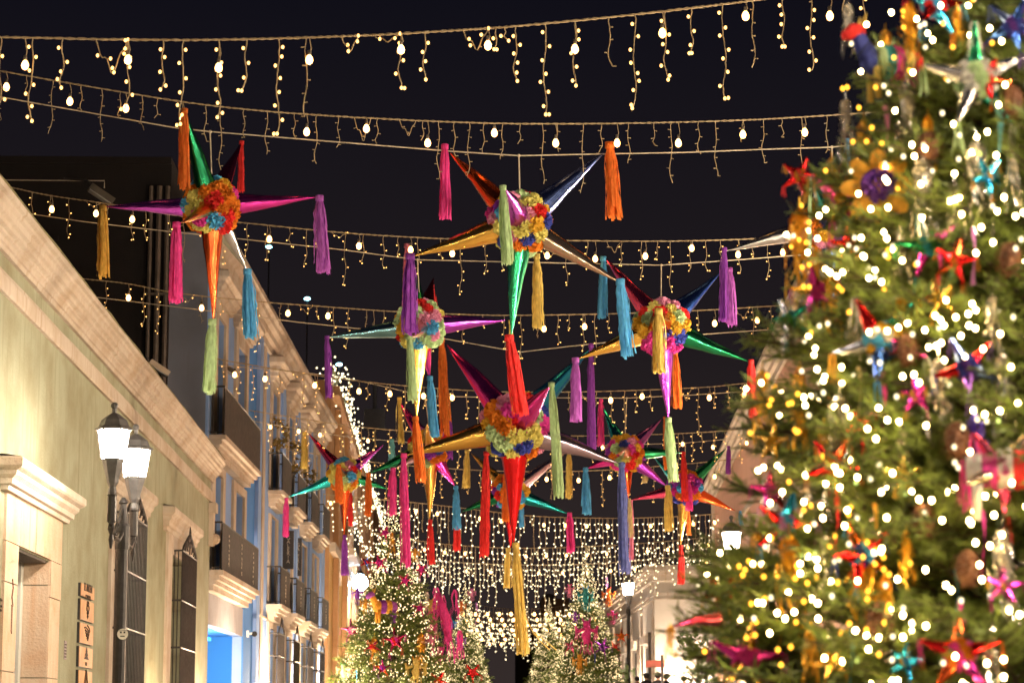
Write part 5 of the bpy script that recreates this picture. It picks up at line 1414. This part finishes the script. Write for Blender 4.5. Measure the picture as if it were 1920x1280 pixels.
# ornaments on the far trees: kind, px, py, size px, args, label
FO = [
 (TL, 'fringe', 834, 1118, 120, ('pink',), 'hot pink pinata of long ragged fringes on the right of the tall left tree'),
 (TL, 'fringe', 808, 1180, 60, ('rose',), 'smaller rose pink ragged fringe just below the hot pink one'),
 (TL, 'animal', 722, 1137, 44, (['orchid', 'amber', 'purple', 'amber'], -1), 'yellow and purple animal pinata in the middle of the tall left tree'),
 (TL, 'star', 742, 1200, 40, (['magenta', 'red'], ['crimson']), 'crimson star near the centre of the tall left tree'),
 (TL, 'star', 722, 998, 22, (['magenta'], ['crimson']), 'crimson star highest on the tall left tree'),
 (TL, 'star', 711, 1054, 26, (['magenta'], ['crimson']), 'crimson star above the blue glare on the tall left tree'),
 (TL, 'star', 759, 1087, 24, (['magenta'], ['crimson']), 'crimson star under the long pink tassel'),
 (TL, 'star', 790, 1067, 24, (['magenta'], ['crimson']), 'crimson star under the red tassel on the right edge of the tall left tree'),
 (TL, 'star', 787, 1139, 22, (['magenta'], ['crimson']), 'crimson star left of the hot pink figure'),
 (TL, 'star', 698, 1212, 24, (['red'], ['crimson', 'gold']), 'dark red star low on the left half of the tall left tree'),
 (TL, 'star', 717, 1252, 26, (['magenta', 'purple'], ['crimson', 'copper']), 'dull crimson star near the bottom of the tall left tree'),
 (TL, 'star', 822, 1275, 30, (['red', 'orange'], ['red']), 'red star at the bottom edge left of the dark gap'),
 (TL, 'star', 660, 1180, 34, (['magenta', 'rose'], ['crimson', 'pink']), 'crimson and pink star at the left edge of the tall left tree'),
 (TL, 'star', 687, 1053, 22, (['red', 'blue'], ['red', 'navy']), 'small red and blue star in the blue glare'),
 (TL, 'figure', 670, 1118, 34, ('purple', 'blue'), 'purple paper figure at the left edge below the blue glare'),
 (TL, 'figure', 685, 1135, 30, ('amber', 'teal'), 'orange paper figure at the left edge beside the purple one'),
 (TL, 'figure', 780, 1262, 56, ('yellow', 'amber'), 'square yellow fringed figure at the bottom of the tall left tree'),
 (TL, 'figure', 778, 1040, 26, ('amber', 'blue'), 'yellow paper figure below the red tassel'),
 (TL, 'figure', 808, 1140, 32, ('yellow', 'amber'), 'yellow paper figure just left of the hot pink one'),
 (TL, 'figure', 643, 1262, 36, ('mint', 'green'), 'lime green figure at the bottom left corner of the tall left tree'),
 (TL, 'ribbon', 668, 1256, 30, ('sky',), 'blue ribbon at the bottom left of the tall left tree'),
 (TL, 'tinsel', 702, 1195, 40, ('gold',), 'copper-gold tassel low on the tall left tree'),
 (TL, 'tinsel', 735, 1000, 30, ('gold',), 'golden tassel beside the highest crimson star'),
 (TL, 'tinsel', 790, 1190, 50, ('gold',), 'wide golden fringe on the right half of the tall left tree'),
 (TL, 'tinsel', 800, 1110, 34, ('silver',), 'white tassel on the right edge of the tall left tree'),
 (TM, 'figure', 865, 1140, 26, ('orange', 'red'), 'orange-red figure near the top of the small middle tree'),
 (TM, 'figure', 864, 1205, 28, ('purple', 'violet'), 'purple figure on the small middle tree'),
 (TM, 'star', 886, 1260, 30, (['red'], ['red']), 'red star at the bottom of the small middle tree'),
 (TM, 'figure', 885, 1115, 22, ('rose', 'pink'), 'pale pink figure at the right edge of the small middle tree'),
 (TM, 'ribbon', 893, 1130, 34, ('lilac',), 'lilac ribbon at the right edge of the small middle tree'),
 (TM, 'star', 850, 1170, 26, (['sky', 'blue'], ['sky', 'navy']), 'light blue star on the left of the small middle tree'),
 (TR, 'figure', 1098, 1124, 44, ('teal', 'sky'), 'teal figure with raised arms high on the tree right of the middle'),
 (TR, 'figure', 1100, 1195, 62, ('pink', 'magenta'), 'large hot pink fringed figure in the middle of the right-hand tree'),
 (TR, 'figure', 1087, 1245, 38, ('amber', 'yellow'), 'golden yellow figure low on the right-hand tree'),
 (TR, 'figure', 1176, 1265, 40, ('mint', 'white'), 'pale mint figure at the right edge of the right-hand tree'),
 (TR, 'figure', 1141, 1120, 34, ('orange', 'red'), 'orange-red figure at the upper right edge of the right-hand tree'),
 (TR, 'figure', 1148, 1157, 26, ('pink', 'rose'), 'pink figure on the right edge of the right-hand tree'),
 (TR, 'figure', 1068, 1108, 24, ('rose', 'pink'), 'pale rose figure at the upper left edge of the right-hand tree'),
 (TR, 'ribbon', 1064, 1160, 40, ('teal',), 'teal ribbon down the left edge of the right-hand tree'),
 (TR, 'figure', 1078, 1158, 24, ('purple', 'violet'), 'purple figure left of centre on the right-hand tree'),
 (TR, 'star', 1130, 1212, 30, (['lilac', 'violet'], ['purple']), 'mauve star right of the large pink figure'),
 (TR, 'star', 1152, 1213, 22, (['red'], ['red']), 'small red star right of the mauve star'),
 (TR, 'star', 1070, 1211, 22, (['rose'], ['pink']), 'pink star left of the large pink figure'),
 (TR, 'ribbon', 1137, 1080, 36, ('lilac',), 'lilac ribbon near the top right of the right-hand tree'),
 (TR, 'star', 1165, 1192, 24, (['orange'], ['copper']), 'orange star at the right edge of the right-hand tree'),
 (TR, 'ribbon', 1115, 1225, 26, ('blue',), 'blue ribbon below the large pink figure'),
]
for i, (T, k_, px, py, sz, a, lb) in enumerate(FO):
    x, d, g0, s, wd = T; Tv = Vector((x, d, g0)); p = on_tree(px, py, Tv, 7.7*s, 2.25*s*wd, d, .25)
    n_, c_ = NM[k_]; t = thing(n_, lb, c_, tuple(p), random.Random(i).uniform(-.5, .5), {'star': 'star ornaments on the far trees', 'figure': 'paper figures on the far trees'}.get(k_))
    if k_ in ('figure',): sz *= .62
    if k_ == 'star': sz *= .72
    KF[k_](t, sz*1.15*(p - CAM).length/F, a, 100+i)

# ================================================================== SMALL THINGS
def text_mesh(s, size, mat, align='CENTER', line=1.0):
    c = bpy.data.curves.new('t', 'FONT'); c.body = s; c.size = size; c.align_x = align; c.align_y = 'CENTER'; c.extrude = size*.02; c.space_line = line
    o = bpy.data.objects.new('t', c); COL.objects.link(o); bpy.context.view_layer.update()
    me = bpy.data.meshes.new_from_object(o.evaluated_get(bpy.context.evaluated_depsgraph_get())); bpy.data.objects.remove(o)
    me.materials.clear(); me.materials.append(mat); me.name = 'lettering'; return me
# rotations that lay a text (drawn in its xy plane) on a wall facing +X with 'up' = +Z, reading away from... the viewer reads left to right as y grows
def wall_m(x, y, z): return Matrix.Translation((x, y, z)) @ Matrix(((0, 0, 1, 0), (1, 0, 0, 0), (0, 1, 0, 0), (0, 0, 0, 1)))
M_PLQ = solid('plaque_wood', (.50, .24, .09), .55, var=.25, scale=3, bump=.3); M_INK = solid('burnt_ink', (.05, .028, .018), .8)
marks = [('EL ANDÉN', 'COMEDOR'), None, None, ('NOEL',), None]
ys_ = [(1088, 1116), (1118, 1161), (1163, 1205), (1208, 1250), (1253, 1296)]
LBL = ['smallest wooden wall plaque with two lines of lettering, topmost of the five', 'wooden wall plaque with a tall thin emblem, second from the top', 'wooden wall plaque with a curly monogram, in the middle of the five', 'wooden wall plaque with a small dark tree emblem, fourth from the top', 'wooden wall plaque with a tall pointed letter A, lowest of the five']
for i, (ya, yb) in enumerate(ys_):
    s_a, za = GF.hit(155, ya, .09); s_b, zb = GF.hit(174, yb, .09)
    s_c = 33.75; h = za - GF.hit(155, yb, .09)[1]
    t = thing('wall_plaque', LBL[i], 'plaque', (-5, s_c, za - h/2), 0, 'wooden plaques on the green wall')
    MB().box((0, -.62, -h/2+.01), (.034, .62, h/2-.01)).build('backing', M_IRON, t)
    MB().box((.034, -.615, -h/2+.015), (.044, .615, h/2-.015)).build('board', M_PLQ, t)
    X = .047
    if i == 0:
        put('lettering', text_mesh('EL ANDEN', .16, M_INK), t, wall_m(X, 0, .045)); put('lettering', text_mesh('COMEDOR', .10, M_INK), t, wall_m(X, 0, -.085))
    elif i == 1:
        m = MB()
        for z, r_ in ((.10, .035), (.04, .05), (-.02, .03), (-.07, .02)): m.tube([(X, math.cos(a*PI/4)*r_*2.6, z + math.sin(a*PI/4)*r_) for a in range(9)], .008, 4)
        m.tube([(X, 0, .14), (X, 0, -.11)], .006, 4); m.build('emblem', M_INK, t)
    elif i == 2:
        m = MB()
        for ph in (0, 2.1, 4.2): m.tube([(X, math.sin(k_*.5+ph)*.26*(1-k_/22), .09-k_*.010+math.cos(k_*.6+ph)*.03) for k_ in range(16)], .009, 4)
        m.build('emblem', M_INK, t)
    elif i == 3:
        m = MB()
        for z, w_ in ((.12, .09), (.07, .16), (.02, .22)): m.add([(X, -w_, z-.045), (X, w_, z-.045), (X, 0, z+.025), (X+.004, -w_, z-.045), (X+.004, w_, z-.045), (X+.004, 0, z+.025)], [(0, 1, 2), (3, 4, 5), (0, 1, 4, 3), (1, 2, 5, 4), (2, 0, 3, 5)])
        m.build('emblem', M_INK, t); put('lettering', text_mesh('NOEL', .07, M_INK), t, wall_m(X, 0, -.09))
    else:
        m = MB(); m.tube([(X, -.22, -.19), (X, 0, .14), (X, .22, -.19)], .018, 4); m.tube([(X, -.05, -.06), (X, .05, -.06)], .010, 4); m.build('emblem', M_INK, t)
# small wall notice, graffiti
s_, z_ = GF.hit(122, 1218); t = thing('wall_notice', 'tiny faded notice stuck on the green wall between doorway and plaques', 'notice', (-5, s_, z_))
MB().box((0, -.10, -.12), (.006, .10, .12)).build('sheet', solid('faded_print', (.30, .24, .26), .8, var=.4, scale=40), t)
m = MB()
for k_ in range(5): m.box((.006, -.08, .08-k_*.04), (.008, .08, .065-k_*.04))
m.build('print', M_INK, t)
s_, z_ = GF.hit(4, 1132); t = thing('graffiti_tag', 'small black spray-paint tag at the left edge of the green wall', 'graffiti', (-4.996, s_, z_))
m = MB()
for k_, (a, b) in enumerate(((.0, .1), (-.08, .02), (.05, -.05), (-.05, -.1), (.08, .05))): m.tube([(0, a-.06, b+.03), (0, a+.05, b), (0, a-.02, b-.05)], .016, 4)
m.build('paint', M_INK, t)
s_, z_ = GF.hit(22, 1172); t = thing('scratched_drawing', 'thin brown scratched drawing on the left stone jamb of the doorway', 'graffiti', (-4.955, 27.9, 3.1))
m = MB(); m.tube([(0, -.04, .3), (0, .03, .2), (0, -.03, .1), (0, .04, .0)], .008, 4); m.tube([(0, -.05, 0), (0, .05, 0)], .008, 4); m.tube([(0, -.03, 0), (0, -.03, -.3), (0, .02, -.32), (0, .02, 0)], .004, 4); m.build('line', solid('scratch', (.25, .12, .08), .9), t)
# security camera on the blue building
s_, z_ = BF.hit(461, 1190, .1); pw = BF.o + BF.d*60.2
t = thing('security_camera', 'white dome security camera on the blue pilaster by the lit shop', 'camera', (pw.x, pw.y, 4.15))
MB().ball((.22, 0, 0), .07, 8, 6).build('lens', M_INT, t); m = MB(); m.box((0, -.08, -.08), (.08, .08, .08)); m.tube([(.05, 0, 0), (.24, 0, .02)], .03, 6); m.build('housing', solid('white_plastic', (.7, .7, .68), .4), t)
# hanging signs GALERIA
M_SIGN = solid('sign_board', (.035, .03, .03), .6)
for i, (pa, pb, ya, yb, d, lb) in enumerate(((531, 550, 994, 1066, 69.5, 'nearer black hanging sign with white vertical lettering GALERIA'), (552, 565, 1008, 1079, 74.2, 'farther black hanging sign with white vertical lettering GALERIA'))):
    a, b = W(pa, ya, d), W(pb, yb, d); wd = (b.x-a.x); h = a.z-b.z
    t = thing('hanging_sign', lb, 'sign', ((a.x+b.x)/2, d, (a.z+b.z)/2), 0, 'black hanging gallery signs')
    MB().box((-wd/2, 0, -h/2), (wd/2, .05, h/2)).build('board', M_SIGN, t)
    m = MB(); m.tube([(-wd/2-.35, .025, h/2-.05), (wd/2, .025, h/2-.05)], .018, 4); m.build('bracket', M_IRON, t)
    put('lettering', text_mesh('G\nA\nL\nE\nR\nI\nA', h/7.6, M_LETT, 'CENTER', .78), t, Matrix.Translation((0, -.006, 0)) @ Matrix.Rotation(PI/2, 4, 'X'))
# floodlights on brackets at the roof line
for i, (px, py, d, lb) in enumerate(((190, 365, 38, 'long floodlight arm above the green roof, left of the highest left pinata'), (425, 690, 55, 'black floodlight on the blue building below its upper hood'), (498, 800, 66, 'black floodlight at the start of the cream building'), (298, 690, 46.5, 'small pale floodlight on the green roof edge'))):
    p = W(px, py, d); t = thing('floodlight', lb, 'floodlight', tuple(p), .3, 'floodlights on the left roofs')
    m = MB(); m.box((-.22, -.12, -.05), (.22, .12, .05)); o = m.build('housing', M_SOCK if i != 3 else M_CREAM, t); o.rotation_euler = (0, .55, 0)
    m = MB(); m.box((-.20, -.10, -.062), (.20, .10, -.052)); o = m.build('glass', solid('lamp_glass%d' % i, (.6, .6, .58), .2), t); o.rotation_euler = (0, .55, 0)
    m = MB(); m.tube([(0, 0, .03), (-.25, 0, .22), (-.6 if i != 3 else -.1, 0, .22 if i != 3 else -.5)], .02, 5); m.build('bracket', M_IRON, t)
p0 = W(0, 337, 38); p1 = W(196, 339, 38); t = thing('roof_cable', 'thin straight cable above the green roof at the left edge', 'cable', tuple(p0))
m = MB(); m.tube([(-3, 0, 0), p1 - p0, p1 - p0 + Vector((0, 0, -.12))], .010, 4); m.build('wire', M_ROPE, t)
# garland wreaths on upper balconies of the cream building
for i, (px, py, d, lb) in enumerate(((512, 815, 65.5, 'dry leaf garland on the first upper balcony of the cream building'), (548, 858, 71, 'dry leaf garland on the second upper balcony of the cream building'), (568, 905, 76, 'dry leaf garland on the third upper balcony of the cream building'))):
    p = W(px, py, d); t = thing('balcony_garland', lb, 'garland', tuple(p), 0, 'garlands on the upper balconies'); m = MB(); rr = random.Random(i)
    for k_ in range(240):
        a = rr.uniform(0, 2*PI); r_ = rr.gauss(.36, .09); c = Vector((math.cos(a)*r_, rr.uniform(-.1, .1), math.sin(a)*r_)); u = Vector((rr.uniform(-1, 1), rr.uniform(-1, 1), rr.uniform(-1, 1))).normalized()*.09; v = u.cross(Vector((.3, .5, .8))).normalized()*.035
        m.add([c-u, c+v, c+u, c-v], [(0, 1, 2, 3)])
    m.build('leaf', solid('dry_leaf%d' % i, (.20, .13, .03), .7, var=.5), t, kind='stuff')
# light garland down the stone building's roof edge, and on balconies
t = thing('roof_light_garland', 'thick garland of pale lights running down the roof edge of the stone building', 'string lights', (-4.5, 86, 14.5)); m = MB(); rr = random.Random(9); wr = MB(); pts = []
for k_ in range(1500):
    y = rr.uniform(0, 62); octa(m, (.35 + rr.gauss(0, .22), y, .0 + rr.gauss(0, .34)), .034)
for k_ in range(60): pts.append((.35+.1*math.sin(k_), k_*1.05, .1+.1*math.cos(k_*1.7)))
wr.tube(pts, .08, 5); wr.build('garland', M_NEEDLE, t); m.build('led_cluster', M_LEDW, t, kind='stuff')
t = thing('balcony_light_garland', 'pale lights scattered over the balconies of the stone building', 'string lights', (-3.6, 95, 9)); m = MB()
for k_ in range(150):
    y = rr.uniform(-8, 26); octa(m, (rr.uniform(0, .3), y, rr.choice((.9, .9, -1.4, 2.4)) - abs(rr.gauss(0, .5))), .03)
m.build('led_cluster', M_LEDW, t, kind='stuff')
# far cool windows high up on the dark hill
for i, (px, py, lb) in enumerate(((504, 463, 'tiny cool light high in the dark, right of the highest left pinata'), (576, 560, 'tiny cool light in the dark sky left of the middle'), (636, 683, 'lowest tiny cool light in the dark sky, above the stone building'))):
    p = W(px, py, 140); t = thing('distant_light', lb, 'light', tuple(p), 0, 'tiny cool distant lights'); o = MB().ball((0, 0, 0), .10, 8, 6, (1.9, 1, .9)).build('lens', glow('cool_spot%d' % i, (.35, .85, 1), 6, 'NONE'), t)
    MB().tube([(0, .2, 0), (0, .25, -p.z)], .05, 5).build('mast', M_IRON, t)
# street sign and shrub at the right
p = W(1243, 1384, 60); t = thing('street_sign', 'brown street sign plate on a thin black post in front of the beige house', 'sign', (p.x, 60, gz(60)))
MB().tube([(0, 0, 0), (0, 0, 2.55)], .035, 6).build('post', M_IRON, t); MB().box((-.40, -.02, 2.25), (.06, .02, 2.42)).build('plate', solid('sign_brown', (.20, .04, .03), .5), t)
def leafy(mb, c, r, n, rr, s):
    for _ in range(n):
        v = Vector((rr.gauss(0, 1), rr.gauss(0, 1), rr.gauss(0, .8))).normalized()*r*rr.random()**.4; u = Vector((rr.uniform(-1, 1), rr.uniform(-1, 1), rr.uniform(-1, 1))).normalized()*s; w_ = u.cross(Vector((.2, .9, .3))).normalized()*s*.35
        q_ = Vector(c)+v; mb.add([q_-u, q_+w_, q_+u, q_-w_], [(0, 1, 2, 3)])
p = W(1308, 1215, 45); t = thing('potted_shrub', 'small dark leafy shrub beside the left edge of the foreground tree', 'shrub', (p.x, 45, gz(45))); m = MB(); rr = random.Random(4)
for c_, r_ in (((0, 0, p.z-gz(45)), .3), ((-.2, 0, p.z-gz(45)+.15), .2), ((.25, .1, p.z-gz(45)-.2), .25), ((.1, 0, p.z-gz(45)-.6), .3)): leafy(m, c_, r_, 130, rr, .055)
m.build('leaf', solid('dark_leaf', (.05, .08, .03), .6, var=.4), t, kind='stuff'); MB().tube([(0, 0, .4), (.03, 0, 1.2), (0, 0, p.z-gz(45))], .03, 5).build('stem', M_BARK, t); MB().lathe([(.22, 0), (.30, .45), (.32, .5)], 12).build('pot', M_STONE, t)

# people whose heads reach into the bottom edge
def person_mesh(seed):
    rr = random.Random(seed)
    J = {'pel': (0, 0, .93), 'sp': (0, 0, 1.15), 'ch': (0, 0, 1.36), 'nk': (0, 0, 1.50), 'hd': (0, -.02, 1.60), 'top': (0, -.01, 1.71),
         'ls': (-.19, 0, 1.42), 'le': (-.26, .02, 1.14), 'lh': (-.25, -.06, .90), 'rs': (.19, 0, 1.42), 're': (.26, .02, 1.14), 'rh': (.25, -.06, .90),
         'lhp': (-.10, 0, .88), 'lk': (-.12, -.03, .50), 'la': (-.12, .03, .10), 'lf': (-.12, -.14, .04), 'rhp': (.10, 0, .88), 'rk': (.12, .02, .50), 'ra': (.12, .08, .10), 'rf': (.12, -.09, .04)}
    rad = {'pel': .15, 'sp': .13, 'ch': .15, 'nk': .055, 'hd': .085, 'top': .065, 'ls': .07, 'le': .045, 'lh': .035, 'rs': .07, 're': .045, 'rh': .035, 'lhp': .09, 'lk': .06, 'la': .04, 'lf': .04, 'rhp': .09, 'rk': .06, 'ra': .04, 'rf': .04}
    E = [('pel', 'sp'), ('sp', 'ch'), ('ch', 'nk'), ('nk', 'hd'), ('hd', 'top'), ('ch', 'ls'), ('ls', 'le'), ('le', 'lh'), ('ch', 'rs'), ('rs', 're'), ('re', 'rh'), ('pel', 'lhp'), ('lhp', 'lk'), ('lk', 'la'), ('la', 'lf'), ('pel', 'rhp'), ('rhp', 'rk'), ('rk', 'ra'), ('ra', 'rf')]
    ks = list(J); me = bpy.data.meshes.new('p'); me.from_pydata([J[k_] for k_ in ks], [(ks.index(a), ks.index(b)) for a, b in E], [])
    o = bpy.data.objects.new('p', me); COL.objects.link(o); o.modifiers.new('s', 'SKIN'); o.modifiers.new('u', 'SUBSURF').levels = 2
    for i, k_ in enumerate(ks): me.skin_vertices[0].data[i].radius = (rad[k_], rad[k_]); 
    me.skin_vertices[0].data[0].use_root = True
    bpy.context.view_layer.update(); r_ = bpy.data.meshes.new_from_object(o.evaluated_get(bpy.context.evaluated_depsgraph_get())); bpy.data.objects.remove(o); r_.name = 'body'
    return r_
PB = person_mesh(0); M_SKIN = solid('skin', (.36, .20, .13), .55)
def dress(me, coat, legs):
    me = me.copy(); me.materials.clear()
    for m_ in (coat, legs, M_SKIN): me.materials.append(m_)
    for p in me.polygons:
        z = p.center.z; x = abs(p.center.x); p.material_index = 2 if (z > 1.50 or (z < .93 and x > .20)) else (1 if z < .92 else 0); p.use_smooth = True
    return me
for i, (px, py, d, coat, cap, lb) in enumerate(((1212, 1266, 92, (.02, .02, .03), 1, 'person in dark clothes left of the capped walker, only the head in view'), (1234, 1264, 90, (.03, .03, .04), 1, 'person wearing a dark cap at the bottom edge in front of the beige house'), (1249, 1268, 94, (.02, .02, .02), 0, 'dark-haired person right of the capped walker'),
        (1283, 1272, 88, (.05, .03, .03), 0, 'dark-haired person nearest the foreground tree at the bottom edge'), (1195, 1272, 96, (.02, .03, .04), 0, 'dark-haired person beside the right-hand tree at the bottom edge'))):
    p = W(px, py, d); t = thing('person', lb, 'person', (p.x, d, gz(d)), random.Random(i).uniform(-1, 1) + PI, 'people walking at the bottom edge')
    s_ = max(.93, min(1.08, (p.z + .10 - gz(d))/1.75)); zo = 0
    mm = Matrix.Diagonal((s_, s_, s_, 1)); bo = put('body', dress(PB, solid('coat%d' % i, coat, .8), solid('trousers%d' % i, (.02, .02, .03), .8)), t, mm)
    m = MB(); m.ball((0, .015, 1.66), .105, 10, 8, (1, 1.05, .95)); ho = m.build('hair', M_INT, t, True, mw=mm)
    m = MB(); m.ball((0, -.11, 1.60), .018, 6, 4); m.build('nose', M_SKIN, t, True, mw=mm)
    if cap: m = MB(); m.ball((0, .0, 1.70), .115, 10, 6, (1, 1, .6)); m.box((-.07, -.22, 1.685), (.07, -.08, 1.70)); m.build('cap', M_IRON, t, True, mw=mm)
